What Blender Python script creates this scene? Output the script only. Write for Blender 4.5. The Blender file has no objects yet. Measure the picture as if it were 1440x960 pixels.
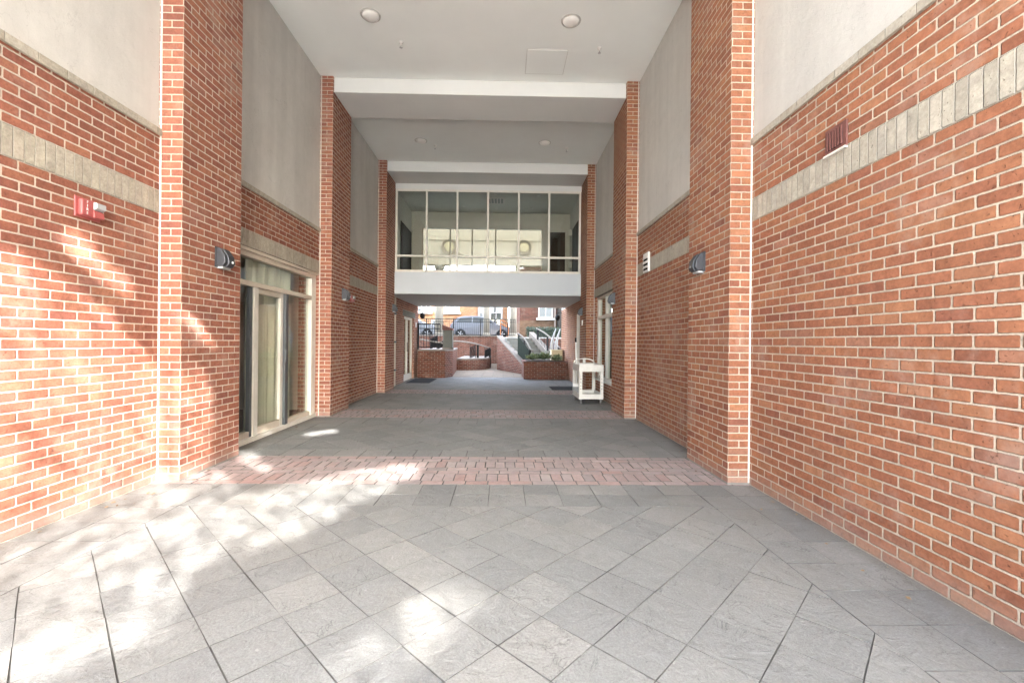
import bpy, bmesh, math, random
from mathutils import Vector, Matrix
R = math.radians
random.seed(7)
scene = bpy.context.scene
COL = scene.collection

# ---------------------------------------------------------------- camera
EYE = 1.2942
cam_d = bpy.data.cameras.new("camera")
cam_d.sensor_width = 36.0
cam_d.sensor_fit = 'HORIZONTAL'
cam_d.lens = 627.0 / 1440.0 * 36.0
cam_d.shift_y = 0.00088
cam_d.clip_start = 0.05
cam_d.clip_end = 2000
cam = bpy.data.objects.new("camera", cam_d)
COL.objects.link(cam)
_yaw, _roll = 0.0199, 0.0099
_f = Vector((math.sin(_yaw), math.cos(_yaw), 0))
_r = Vector((math.cos(_yaw), -math.sin(_yaw), 0))
_u = Vector((0, 0, 1))
_r2 = _r * math.cos(_roll) + _u * math.sin(_roll)
_u2 = _u * math.cos(_roll) - _r * math.sin(_roll)
cam.matrix_world = Matrix(((_r2.x, _u2.x, -_f.x, 0), (_r2.y, _u2.y, -_f.y, 0), (_r2.z, _u2.z, -_f.z, EYE), (0, 0, 0, 1)))
scene.camera = cam

# ---------------------------------------------------------------- sky, sun, exposure
SUN_AZ, SUN_EL = R(33), R(29)          # the sun stands behind the camera, to the right
SUN_DIR = Vector((-math.sin(SUN_AZ) * math.cos(SUN_EL), math.cos(SUN_AZ) * math.cos(SUN_EL), -math.sin(SUN_EL)))
world = bpy.data.worlds.new("World")
scene.world = world
world.use_nodes = True
wt = world.node_tree
for n in list(wt.nodes):
    wt.nodes.remove(n)
sky = wt.nodes.new('ShaderNodeTexSky')
sky.sky_type = 'NISHITA'
sky.sun_disc = False
sky.sun_elevation = SUN_EL
sky.sun_rotation = math.atan2(-SUN_DIR.x, -SUN_DIR.y)
sky.air_density = 1.0
sky.dust_density = 2.5
sky.ozone_density = 1.0
hs = wt.nodes.new('ShaderNodeHueSaturation')
hs.inputs['Saturation'].default_value = 0.55
bg = wt.nodes.new('ShaderNodeBackground')
bg.inputs['Strength'].default_value = 0.15
wo = wt.nodes.new('ShaderNodeOutputWorld')
wt.links.new(sky.outputs[0], hs.inputs['Color'])
wt.links.new(hs.outputs[0], bg.inputs['Color'])
wt.links.new(bg.outputs[0], wo.inputs['Surface'])
sun_d = bpy.data.lights.new("sun", 'SUN')
sun_d.energy = 2.0
sun_d.angle = R(0.45)
sun_d.color = (1.0, 0.96, 0.91)
sun = bpy.data.objects.new("sun", sun_d)
COL.objects.link(sun)
sun.rotation_euler = SUN_DIR.to_track_quat('-Z', 'Y').to_euler()
sun.location = (5, -10, 12)

vs = scene.view_settings
vs.view_transform = 'Standard'
vs.look = 'None'
vs.gamma = 1.0
vs.exposure = 4.6
cy = scene.cycles
cy.max_bounces = 14
cy.diffuse_bounces = 8
cy.glossy_bounces = 4
cy.transmission_bounces = 8
cy.transparent_max_bounces = 24
cy.caustics_reflective = False
cy.caustics_refractive = False
cy.sample_clamp_indirect = 8.0
cy.use_denoising = True
scene.render.film_transparent = False

# ---------------------------------------------------------------- node helpers
class NT:
    def __init__(s, name):
        s.m = bpy.data.materials.new(name)
        s.m.use_nodes = True
        s.t = s.m.node_tree
        for n in list(s.t.nodes):
            s.t.nodes.remove(n)
        s.out = s.t.nodes.new('ShaderNodeOutputMaterial')
    def new(s, typ, **kw):
        n = s.t.nodes.new(typ)
        for k, v in kw.items():
            setattr(n, k, v)
        return n
    def put(s, sock, v):
        if isinstance(v, bpy.types.NodeSocket):
            s.t.links.new(v, sock)
        else:
            if sock.type == 'RGBA' and not isinstance(v, (int, float)) and len(v) == 3:
                v = (*v, 1)
            sock.default_value = v
    def math(s, op, a, b=0.0, c=0.0):
        n = s.new('ShaderNodeMath', operation=op)
        s.put(n.inputs[0], a); s.put(n.inputs[1], b); s.put(n.inputs[2], c)
        return n.outputs[0]
    def vmath(s, op, a, b=(0, 0, 0)):
        n = s.new('ShaderNodeVectorMath', operation=op)
        s.put(n.inputs[0], a)
        if op == 'SCALE':
            s.put(n.inputs['Scale'], b)
        else:
            s.put(n.inputs[1], b)
        return n.outputs[0]
    def mix(s, f, a, b, blend='MIX'):
        n = s.new('ShaderNodeMix', data_type='RGBA', blend_type=blend)
        s.put(n.inputs[0], f); s.put(n.inputs[6], a); s.put(n.inputs[7], b)
        return n.outputs[2]
    def noise(s, vec, scale, detail=3.0, rough=0.55, dist=0.0):
        n = s.new('ShaderNodeTexNoise')
        s.put(n.inputs['Vector'], vec); s.put(n.inputs['Scale'], scale)
        n.inputs['Detail'].default_value = detail
        n.inputs['Roughness'].default_value = rough
        n.inputs['Distortion'].default_value = dist
        return n.outputs['Fac']
    def white(s, vec):
        n = s.new('ShaderNodeTexWhiteNoise', noise_dimensions='3D')
        s.put(n.inputs['Vector'], vec)
        return n.outputs['Value'], n.outputs['Color']
    def ramp(s, f, stops, interp='LINEAR'):
        n = s.new('ShaderNodeValToRGB')
        cr = n.color_ramp
        cr.interpolation = interp
        while len(cr.elements) < len(stops):
            cr.elements.new(0.5)
        for e, (p, c) in zip(cr.elements, stops):
            e.position = p
            e.color = (*c, 1) if not isinstance(c, (int, float)) else (c, c, c, 1)
        s.put(n.inputs[0], f)
        return n.outputs[0]
    def mapr(s, v, a, b, c, d):
        n = s.new('ShaderNodeMapRange')
        n.clamp = True
        s.put(n.inputs[0], v)
        for i, x in enumerate((a, b, c, d)):
            n.inputs[i + 1].default_value = x
        return n.outputs[0]
    def pos(s):
        return s.new('ShaderNodeNewGeometry').outputs['Position']
    def comb(s, x, y, z=0.0):
        n = s.new('ShaderNodeCombineXYZ')
        s.put(n.inputs[0], x); s.put(n.inputs[1], y); s.put(n.inputs[2], z)
        return n.outputs[0]
    def bsdf(s, color, rough=0.6, spec=0.4, metal=0.0, height=None, dist=0.01, strength=1.0, coat=0.0):
        n = s.new('ShaderNodeBsdfPrincipled')
        s.put(n.inputs['Base Color'], color)
        s.put(n.inputs['Roughness'], rough)
        s.put(n.inputs['Specular IOR Level'], spec)
        s.put(n.inputs['Metallic'], metal)
        s.put(n.inputs['Coat Weight'], coat)
        if height is not None:
            b = s.new('ShaderNodeBump')
            b.inputs['Distance'].default_value = dist
            b.inputs['Strength'].default_value = strength
            s.put(b.inputs['Height'], height)
            s.t.links.new(b.outputs[0], n.inputs['Normal'])
        s.t.links.new(n.outputs[0], s.out.inputs['Surface'])
        return n

def mat_brick(name, stops, mortar, bw=0.2032, bh=0.0677, offset=0.5, joint=0.0140, wob=0.0022, rough=0.85, seed=0.0, soot=0.0, pits=0.35):
    t = NT(name)
    uvn = t.new('ShaderNodeUVMap')
    sep = t.new('ShaderNodeSeparateXYZ')
    t.t.links.new(uvn.outputs[0], sep.inputs[0])
    p = t.pos()
    n1 = t.noise(p, 38.0, 2.0)
    n2 = t.noise(t.vmath('ADD', p, (13.7, 5.1, 2.2)), 38.0, 2.0)
    u = t.math('ADD', sep.outputs[0], t.math('MULTIPLY', t.math('SUBTRACT', n1, 0.5), wob * 2))
    v = t.math('ADD', sep.outputs[1], t.math('MULTIPLY', t.math('SUBTRACT', n2, 0.5), wob * 2))
    rowf = t.math('DIVIDE', v, bh)
    row = t.math('FLOOR', rowf)
    uu = t.math('ADD', t.math('DIVIDE', u, bw), t.math('MULTIPLY', t.math('FLOORED_MODULO', row, 2.0), offset))
    # each course is laid a few millimetres out
    rw, _ = t.white(t.comb(row, seed + 3.0))
    uu = t.math('ADD', uu, t.math('MULTIPLY', t.math('SUBTRACT', rw, 0.5), 0.05))
    colf = t.math('FLOOR', uu)
    fu = t.math('FRACT', uu)
    fv = t.math('FRACT', rowf)
    du = t.math('MULTIPLY', t.math('MINIMUM', fu, t.math('SUBTRACT', 1.0, fu)), bw)
    dv = t.math('MULTIPLY', t.math('MINIMUM', fv, t.math('SUBTRACT', 1.0, fv)), bh)
    d = t.math('SMOOTH_MIN', du, dv, 0.012)
    hj = joint / 2
    brick = t.mapr(d, hj - 0.0030, hj + 0.0004, 0.0, 1.0)
    idv = t.comb(colf, row, seed)
    wv, wc = t.white(idv)
    wv2, _ = t.white(t.vmath('ADD', idv, (41.0, 17.0, 9.0)))
    base = t.ramp(wv, stops)
    grain = t.noise(t.vmath('ADD', p, t.vmath('SCALE', wc, 7.0)), 55.0, 4.0, 0.7)
    blot = t.noise(t.vmath('ADD', p, t.vmath('SCALE', wc, 11.0)), 14.0, 3.0, 0.6)
    shade = t.math('MULTIPLY', t.mapr(grain, 0.3, 0.7, 0.82, 1.16), t.mapr(blot, 0.3, 0.7, 0.85, 1.15))
    shade = t.math('MULTIPLY', shade, t.mapr(wv2, 0, 1, 0.92, 1.08))
    bc = t.mix(1.0, base, t.comb(shade, shade, shade), 'MULTIPLY')
    # a pale bloom of salts here and there
    bloom = t.mapr(t.noise(p, 1.9, 6.0, 0.7), 0.54, 0.74, 0.0, 0.36)
    bc = t.mix(bloom, bc, (0.50, 0.40, 0.34))
    pit = t.mapr(t.noise(t.vmath('ADD', p, (3.1, 7.7, 1.9)), 46.0, 2.0), 0.66, 0.72, 0.0, 1.0)
    bc = t.mix(t.math('MULTIPLY', pit, pits), bc, (0.10, 0.05, 0.035))
    mg = t.mapr(t.noise(p, 90.0, 3.0, 0.7), 0.3, 0.7, 0.82, 1.1)
    mst = t.mapr(t.noise(p, 2.3, 3.0, 0.6), 0.35, 0.7, 1.05, 0.82)
    mg = t.math('MULTIPLY', mg, mst)
    mc = t.mix(1.0, mortar, t.comb(mg, mg, mg), 'MULTIPLY')
    color = t.mix(brick, mc, bc)
    if soot:
        sz = t.new('ShaderNodeSeparateXYZ')
        t.t.links.new(p, sz.inputs[0])
        low = t.mapr(t.math('ADD', sz.outputs[2], t.math('MULTIPLY', n1, 0.1)), 0.02, 0.22, soot, 0.0)
        color = t.mix(low, color, (0.33, 0.29, 0.26))
    h = t.math('ADD', t.math('MULTIPLY', brick, 1.0), t.math('MULTIPLY', grain, 0.28))
    h = t.math('ADD', h, t.math('MULTIPLY', wv2, 0.2))
    h = t.math('SUBTRACT', h, t.math('MULTIPLY', pit, 0.5))
    t.bsdf(color, rough, 0.15, height=h, dist=0.010, strength=1.0)
    return t.m

def mat_plain(name, col, rough=0.6, spec=0.4, metal=0.0, var=0.08, scale=6.0, bump=0.0, bscale=120.0, coat=0.0):
    t = NT(name)
    p = t.pos()
    n = t.mapr(t.noise(p, scale, 4.0, 0.6), 0.3, 0.7, 1.0 - var, 1.0 + var)
    c = t.mix(1.0, col, t.comb(n, n, n), 'MULTIPLY')
    rg = t.math('MULTIPLY', t.mapr(t.noise(p, scale * 3, 3.0), 0.3, 0.7, 0.9, 1.1), rough)
    h = t.noise(p, bscale, 3.0) if bump else None
    t.bsdf(c, rg, spec, metal, h, bump or 0.01, 1.0, coat)
    return t.m

def mat_stucco():
    t = NT('stucco')
    p = t.pos()
    n = t.noise(p, 1.3, 5.0, 0.62)
    n2 = t.noise(p, 9.0, 4.0, 0.6)
    sep = t.new('ShaderNodeSeparateXYZ')
    t.t.links.new(p, sep.inputs[0])
    streak = t.noise(t.comb(t.math('MULTIPLY', sep.outputs[0], 5.0), t.math('MULTIPLY', sep.outputs[1], 5.0), t.math('MULTIPLY', sep.outputs[2], 0.35)), 1.0, 3.0)
    v = t.math('MULTIPLY', t.mapr(n, 0.3, 0.7, 0.93, 1.05), t.mapr(n2, 0.3, 0.7, 0.97, 1.03))
    v = t.math('MULTIPLY', v, t.mapr(streak, 0.35, 0.75, 1.03, 0.90))
    crk = t.math('ABSOLUTE', t.math('SUBTRACT', t.noise(p, 0.8, 6.0, 0.6, 0.6), 0.5))
    v = t.math('MULTIPLY', v, t.mapr(crk, 0.0, 0.0025, 0.86, 1.0))
    c = t.mix(1.0, (0.535, 0.52, 0.485), t.comb(v, v, v), 'MULTIPLY')
    h = t.math('ADD', t.noise(p, 160.0, 3.0, 0.7), t.math('MULTIPLY', t.noise(p, 22.0, 3.0), 0.9))
    t.bsdf(c, 0.9, 0.15, height=h, dist=0.005, strength=0.8)
    return t.m

def mat_slate(name='stamped_slate', tint=(1, 1, 1)):
    t = NT(name)
    g = t.new('ShaderNodeNewGeometry')
    p = g.outputs['Position']
    r = g.outputs['Random Per Island']
    wv, wc = t.white(t.comb(r, r, 0.37))
    q = t.vmath('ADD', p, t.vmath('SCALE', wc, 40.0))
    dq = t.vmath('ADD', q, t.vmath('SCALE', t.new('ShaderNodeTexNoise').outputs['Color'], 0.0))
    big = t.noise(q, 2.6, 5.0, 0.6, 1.6)
    ridg = t.noise(q, 7.5, 6.0, 0.62, 2.2)
    fine = t.noise(p, 95.0, 5.0, 0.8)
    # cleft edges: thin contour lines of the distorted noise
    cl = t.math('ABSOLUTE', t.math('SUBTRACT', t.math('FRACT', t.math('MULTIPLY', big, 5.0)), 0.5))
    cleft = t.math('MULTIPLY', t.mapr(cl, 0.0, 0.05, 1.0, 0.0), t.mapr(t.noise(q, 3.3, 2.0), 0.48, 0.58, 0.0, 1.0))
    step = t.math('DIVIDE', t.math('FLOOR', t.math('MULTIPLY', big, 5.0)), 5.0)
    tone = t.ramp(r, [(0.0, (0.180, 0.182, 0.178)), (0.3, (0.197, 0.199, 0.193)), (0.65, (0.210, 0.211, 0.203)), (1.0, (0.232, 0.229, 0.217))])
    v = t.math('MULTIPLY', t.mapr(ridg, 0.3, 0.7, 0.90, 1.09), t.mapr(fine, 0.3, 0.7, 0.74, 1.26))
    v = t.math('MULTIPLY', v, t.mapr(cleft, 0, 1, 1.0, 0.60))
    c = t.mix(1.0, tone, t.comb(v, v, v), 'MULTIPLY')
    stain = t.mapr(t.noise(p, 0.9, 5.0, 0.65, 0.4), 0.5, 0.74, 0.0, 0.5)
    c = t.mix(stain, c, (0.185, 0.175, 0.155))
    pale = t.mapr(t.noise(t.vmath('ADD', p, (7, 3, 0)), 1.6, 5.0, 0.7), 0.55, 0.78, 0.0, 0.5)
    c = t.mix(pale, c, (0.29, 0.29, 0.28))
    sx = t.new('ShaderNodeSeparateXYZ')
    t.t.links.new(p, sx.inputs[0])
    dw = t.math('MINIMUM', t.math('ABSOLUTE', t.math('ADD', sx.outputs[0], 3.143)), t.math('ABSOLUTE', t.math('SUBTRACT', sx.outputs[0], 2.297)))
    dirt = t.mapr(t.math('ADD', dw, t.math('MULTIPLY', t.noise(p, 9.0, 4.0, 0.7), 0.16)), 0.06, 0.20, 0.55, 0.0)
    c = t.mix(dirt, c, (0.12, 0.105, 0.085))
    spots = t.mapr(t.noise(p, 28.0, 1.0), 0.74, 0.80, 0.0, 0.35)
    c = t.mix(spots, c, (0.42, 0.42, 0.40))
    c = t.mix(1.0, c, tint, 'MULTIPLY')
    h = t.math('ADD', t.math('MULTIPLY', step, 2.0), t.math('MULTIPLY', ridg, 0.9))
    h = t.math('ADD', h, t.math('MULTIPLY', fine, 0.22))
    t.bsdf(c, t.mapr(ridg, 0.3, 0.7, 0.62, 0.8), 0.18, height=h, dist=0.010, strength=0.9)
    return t.m

def mat_paver():
    t = NT('pink_pavers')
    g = t.new('ShaderNodeNewGeometry')
    p = g.outputs['Position']
    r = g.outputs['Random Per Island']
    base = t.ramp(r, [(0.0, (0.27, 0.23, 0.22)), (0.25, (0.32, 0.245, 0.23)), (0.55, (0.35, 0.285, 0.27)), (0.8, (0.335, 0.225, 0.205)), (1.0, (0.39, 0.33, 0.31))])
    wv, wc = t.white(t.comb(r, r, 0.7))
    n = t.noise(t.vmath('ADD', p, t.vmath('SCALE', wc, 20.0)), 12.0, 5.0, 0.65)
    f = t.noise(p, 80.0, 3.0, 0.7)
    v = t.math('MULTIPLY', t.mapr(n, 0.3, 0.7, 0.82, 1.15), t.mapr(f, 0.3, 0.7, 0.9, 1.1))
    c = t.mix(1.0, base, t.comb(v, v, v), 'MULTIPLY')
    grime = t.mapr(t.noise(p, 1.4, 4.0, 0.65), 0.45, 0.7, 0.0, 0.6)
    c = t.mix(grime, c, (0.30, 0.275, 0.265))
    t.bsdf(c, 0.75, 0.3, height=t.math('ADD', t.math('MULTIPLY', n, 1.0), t.math('MULTIPLY', f, 0.3)), dist=0.005, strength=0.6)
    return t.m

def mat_joint():
    t = NT('joint_sand')
    p = t.pos()
    n = t.noise(p, 3.0, 5.0, 0.7)
    c = t.ramp(n, [(0.35, (0.085, 0.083, 0.078)), (0.6, (0.13, 0.128, 0.12)), (0.72, (0.28, 0.27, 0.25))])
    t.bsdf(c, 0.95, 0.1)
    return t.m

def mat_glass(name, tint=(0.9, 0.93, 0.9), refl=0.10, rough=0.01):
    t = NT(name)
    tr = t.new('ShaderNodeBsdfTransparent')
    t.put(tr.inputs[0], tint)
    gl = t.new('ShaderNodeBsdfGlossy')
    gl.inputs['Roughness'].default_value = rough
    t.put(gl.inputs[0], (0.95, 0.97, 0.97))
    p = t.pos()
    b = t.new('ShaderNodeBump')
    b.inputs['Distance'].default_value = 0.002
    b.inputs['Strength'].default_value = 0.25
    t.put(b.inputs['Height'], t.noise(p, 1.7, 1.0))
    t.t.links.new(b.outputs[0], gl.inputs['Normal'])
    lw = t.new('ShaderNodeLayerWeight')
    lw.inputs['Blend'].default_value = 0.25
    fac = t.math('ADD', t.math('MULTIPLY', lw.outputs['Fresnel'], 0.9), refl)
    fac = t.math('MULTIPLY', t.math('MINIMUM', fac, 0.95), t.math('SUBTRACT', 1.0, t.new('ShaderNodeNewGeometry').outputs['Backfacing']))
    mx = t.new('ShaderNodeMixShader')
    t.put(mx.inputs[0], fac)
    t.t.links.new(tr.outputs[0], mx.inputs[1])
    t.t.links.new(gl.outputs[0], mx.inputs[2])
    t.t.links.new(mx.outputs[0], t.out.inputs['Surface'])
    return t.m

def mat_leaf(name, a, b):
    t = NT(name)
    g = t.new('ShaderNodeNewGeometry')
    c = t.ramp(g.outputs['Random Per Island'], [(0, a), (1, b)])
    t.bsdf(c, 0.55, 0.4)
    return t.m

def mat_curtain():
    t = NT('curtain_cloth')
    p = t.pos()
    sep = t.new('ShaderNodeSeparateXYZ')
    t.t.links.new(p, sep.inputs[0])
    w = t.noise(t.comb(t.math('MULTIPLY', sep.outputs[1], 1.0), 0.0), 9.0, 4.0)
    v = t.mapr(w, 0.3, 0.7, 0.8, 1.1)
    c = t.mix(1.0, (0.70, 0.68, 0.60), t.comb(v, v, v), 'MULTIPLY')
    t.bsdf(c, 0.9, 0.1)
    return t.m

RED = [(0.0, (0.222, 0.086, 0.062)), (0.08, (0.25, 0.097, 0.067)), (0.35, (0.272, 0.106, 0.070)), (0.7, (0.295, 0.117, 0.075)), (0.93, (0.315, 0.136, 0.084)), (1.0, (0.27, 0.124, 0.096))]
REDR = [(0.0, (0.228, 0.09, 0.058)), (0.08, (0.258, 0.104, 0.061)), (0.35, (0.28, 0.113, 0.064)), (0.7, (0.30, 0.126, 0.069)), (0.93, (0.32, 0.146, 0.077)), (1.0, (0.275, 0.13, 0.088))]
DRK = [(0.0, (0.10, 0.036, 0.026)), (0.4, (0.145, 0.050, 0.034)), (0.8, (0.175, 0.062, 0.041)), (1.0, (0.135, 0.058, 0.045))]
TAN = [(0.0, (0.24, 0.115, 0.055)), (0.5, (0.29, 0.145, 0.07)), (1.0, (0.32, 0.17, 0.09))]
BUF = [(0.0, (0.35, 0.315, 0.255)), (0.4, (0.375, 0.34, 0.275)), (0.8, (0.40, 0.36, 0.295)), (1.0, (0.365, 0.335, 0.28))]
MORT = (0.58, 0.485, 0.395)
M = {}
M['brick'] = mat_brick('red_brickwork', RED, MORT, soot=0.55)
M['brick_r'] = mat_brick('orange_red_brickwork', REDR, (0.54, 0.445, 0.345), seed=5.0, soot=0.45)
M['brick_d'] = mat_brick('dark_red_brickwork', DRK, (0.30, 0.25, 0.205), seed=9.0)
M['brick_b'] = mat_brick('brown_brickwork', [(0, (0.15, 0.085, 0.05)), (0.5, (0.20, 0.115, 0.07)), (1, (0.24, 0.14, 0.09))], (0.28, 0.23, 0.18), seed=3.0)
M['brick_t'] = mat_brick('tan_brickwork', TAN, (0.36, 0.28, 0.2), seed=2.0)
M['soldier'] = mat_brick('buff_soldier_bricks', BUF, (0.50, 0.46, 0.39), bw=0.0677, bh=0.2040, offset=0.0, seed=7.0, joint=0.009, pits=0.06)
M['sill'] = mat_brick('buff_sill_bricks', BUF, (0.48, 0.44, 0.37), bw=0.2032, bh=0.30, offset=0.0, seed=8.0, joint=0.009, pits=0.06)
M['stucco'] = mat_stucco()
M['ceiling'] = mat_plain('ceiling_paint', (0.77, 0.79, 0.765), 0.8, 0.2, var=0.035, scale=0.8, bump=0.0006, bscale=200.0)
M['beam'] = mat_plain('beam_paint', (0.64, 0.645, 0.62), 0.8, 0.2, var=0.03, scale=1.2, bump=0.0006, bscale=200.0)
M['white'] = mat_plain('white_panel_paint', (0.50, 0.54, 0.58), 0.55, 0.3, var=0.03, scale=1.5)
M['slate'] = mat_slate()
M['slate_tan'] = mat_slate('tan_stamped_slate', (0.95, 0.75, 0.58))
M['paver'] = mat_paver()
M['joint'] = mat_joint()
M['caulk'] = mat_plain('white_caulk', (0.58, 0.55, 0.50), 0.8, 0.2, var=0.12, scale=20.0)
M['frame'] = mat_plain('beige_frame_paint', (0.58, 0.52, 0.43), 0.45, 0.4, var=0.05, scale=5.0)
M['frame_l'] = mat_plain('pale_frame_paint', (0.66, 0.635, 0.57), 0.45, 0.4, var=0.05, scale=5.0)
M['grey_stile'] = mat_plain('grey_aluminium', (0.09, 0.10, 0.11), 0.4, 0.5, 0.3, var=0.05)
M['glass'] = mat_glass('clear_glass', (0.90, 0.92, 0.87), 0.10)
M['glass_d'] = mat_glass('green_tinted_glass', (0.82, 0.825, 0.80), 0.04)
M['glass_w'] = mat_glass('window_glass', (0.35, 0.40, 0.40), 0.30)
M['curtain'] = mat_curtain()
M['curtain_g'] = mat_plain('grey_green_curtain', (0.12, 0.135, 0.115), 0.9, 0.1, var=0.2, scale=9.0)
M['plaster_in'] = mat_plain('room_plaster', (0.68, 0.67, 0.61), 0.85, 0.2, var=0.04)
M['ceil_in'] = mat_plain('room_ceiling', (0.62, 0.63, 0.58), 0.85, 0.2, var=0.04)
M['dark_in'] = mat_plain('dark_doorway', (0.05, 0.045, 0.04), 0.8, 0.2)
M['carpet'] = mat_plain('room_carpet', (0.16, 0.14, 0.12), 0.95, 0.1, var=0.2, scale=30)
M['bronze'] = mat_plain('grey_cast_metal', (0.05, 0.053, 0.06), 0.42, 0.5, 0.35, var=0.12, scale=25.0)
M['black'] = mat_plain('black_iron', (0.018, 0.018, 0.019), 0.6, 0.15, 0.0, var=0.15, scale=20.0)
M['lens'] = mat_plain('frosted_lens', (0.42, 0.44, 0.44), 0.25, 0.5)
M['red'] = mat_plain('red_plastic', (0.36, 0.085, 0.08), 0.42, 0.5, var=0.06)
M['wht'] = mat_plain('white_plastic', (0.74, 0.73, 0.70), 0.45, 0.4, var=0.04)
M['rust'] = mat_plain('red_brown_metal', (0.15, 0.06, 0.05), 0.6, 0.4, var=0.25, scale=25.0)
M['panel'] = mat_plain('dark_mesh_panel', (0.022, 0.028, 0.022), 0.8, 0.05)
M['gap'] = mat_plain('ceiling_gap_shade', (0.52, 0.51, 0.48), 0.8, 0.2)
M['medring'] = mat_plain('brown_ring', (0.25, 0.20, 0.145), 0.85, 0.1)
M['meddisc'] = mat_plain('ochre_disc', (0.46, 0.38, 0.24), 0.85, 0.1)
M['hole'] = mat_plain('dark_opening', (0.02, 0.018, 0.017), 0.9, 0.1)
M['cart'] = mat_plain('beige_cart_plastic', (0.60, 0.575, 0.525), 0.5, 0.4, var=0.07, scale=12.0, bump=0.001, bscale=90.0)
M['castor'] = mat_plain('grey_castor', (0.22, 0.22, 0.22), 0.5, 0.4, var=0.1)
M['mat'] = mat_plain('dark_doormat', (0.045, 0.047, 0.05), 0.95, 0.1, var=0.2, scale=40.0, bump=0.004, bscale=160.0)
M['stone'] = mat_plain('grey_stone', (0.20, 0.195, 0.175), 0.85, 0.2, var=0.15, scale=7.0, bump=0.003, bscale=60)
M['coping'] = mat_plain('pale_coping_stone', (0.21, 0.18, 0.155), 0.85, 0.2, var=0.15, scale=7.0, bump=0.003, bscale=60)
M['column'] = mat_plain('column_paint', (0.23, 0.205, 0.165), 0.75, 0.25, var=0.05, scale=3.0)
M['entab'] = mat_plain('cream_render', (0.41, 0.345, 0.26), 0.85, 0.2, var=0.05, scale=2.0)
M['steel'] = mat_plain('brushed_rail_steel', (0.22, 0.195, 0.17), 0.7, 0.1, 0.0, var=0.08)
M['cabinet'] = mat_plain('grey_green_cabinet', (0.10, 0.105, 0.092), 0.55, 0.4, var=0.08)
M['car'] = mat_plain('silver_blue_car_paint', (0.15, 0.155, 0.18), 0.35, 0.4, 0.4, var=0.03, coat=0.25)
M['car2'] = mat_plain('silver_car_paint', (0.22, 0.23, 0.25), 0.35, 0.4, 0.4, var=0.03, coat=0.25)
M['carglass'] = mat_plain('dark_car_glass', (0.03, 0.035, 0.04), 0.06, 0.6)
M['tyre'] = mat_plain('tyre_rubber', (0.022, 0.022, 0.023), 0.85, 0.2)
M['rim'] = mat_plain('alloy_rim', (0.45, 0.45, 0.46), 0.35, 0.5, 0.7)
M['lampred'] = mat_plain('tail_lamp_red', (0.35, 0.02, 0.02), 0.25, 0.5)
M['lamplens'] = mat_plain('head_lamp_lens', (0.7, 0.72, 0.74), 0.15, 0.5)
M['sculpt'] = mat_plain('grey_sculpture_metal', (0.34, 0.34, 0.34), 0.4, 0.5, 0.5, var=0.1)
M['boxc'] = mat_plain('cream_planter_box', (0.62, 0.54, 0.36), 0.6, 0.3, var=0.08)
M['soil'] = mat_plain('planter_soil', (0.06, 0.045, 0.035), 0.95, 0.1, var=0.3, scale=30)
M['asphalt'] = mat_plain('asphalt', (0.055, 0.055, 0.056), 0.9, 0.2, var=0.2, scale=20.0, bump=0.003, bscale=150)
M['concrete'] = mat_plain('plaza_concrete', (0.52, 0.51, 0.49), 0.9, 0.2, var=0.1, scale=1.0, bump=0.002, bscale=90)
M['bark'] = mat_plain('tree_bark', (0.12, 0.095, 0.07), 0.9, 0.1, var=0.3, scale=18.0, bump=0.01, bscale=30)
M['leaf'] = mat_leaf('tree_leaves', (0.05, 0.085, 0.03), (0.10, 0.13, 0.05))
M['plant'] = mat_leaf('planter_leaves', (0.07, 0.11, 0.05), (0.22, 0.26, 0.15))
M['hedge'] = mat_leaf('hedge_leaves', (0.02, 0.032, 0.018), (0.04, 0.055, 0.03))
M['chrome'] = mat_plain('dull_chrome', (0.5, 0.5, 0.5), 0.3, 0.5, 0.8)
M['dlens'] = mat_plain('downlight_lens', (0.80, 0.79, 0.75), 0.3, 0.4, var=0.02)
M['orange'] = mat_plain('orange_painted_rail', (0.42, 0.16, 0.06), 0.6, 0.4)
M['pinkpipe'] = mat_plain('pale_downpipe', (0.55, 0.45, 0.40), 0.6, 0.3)

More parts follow.
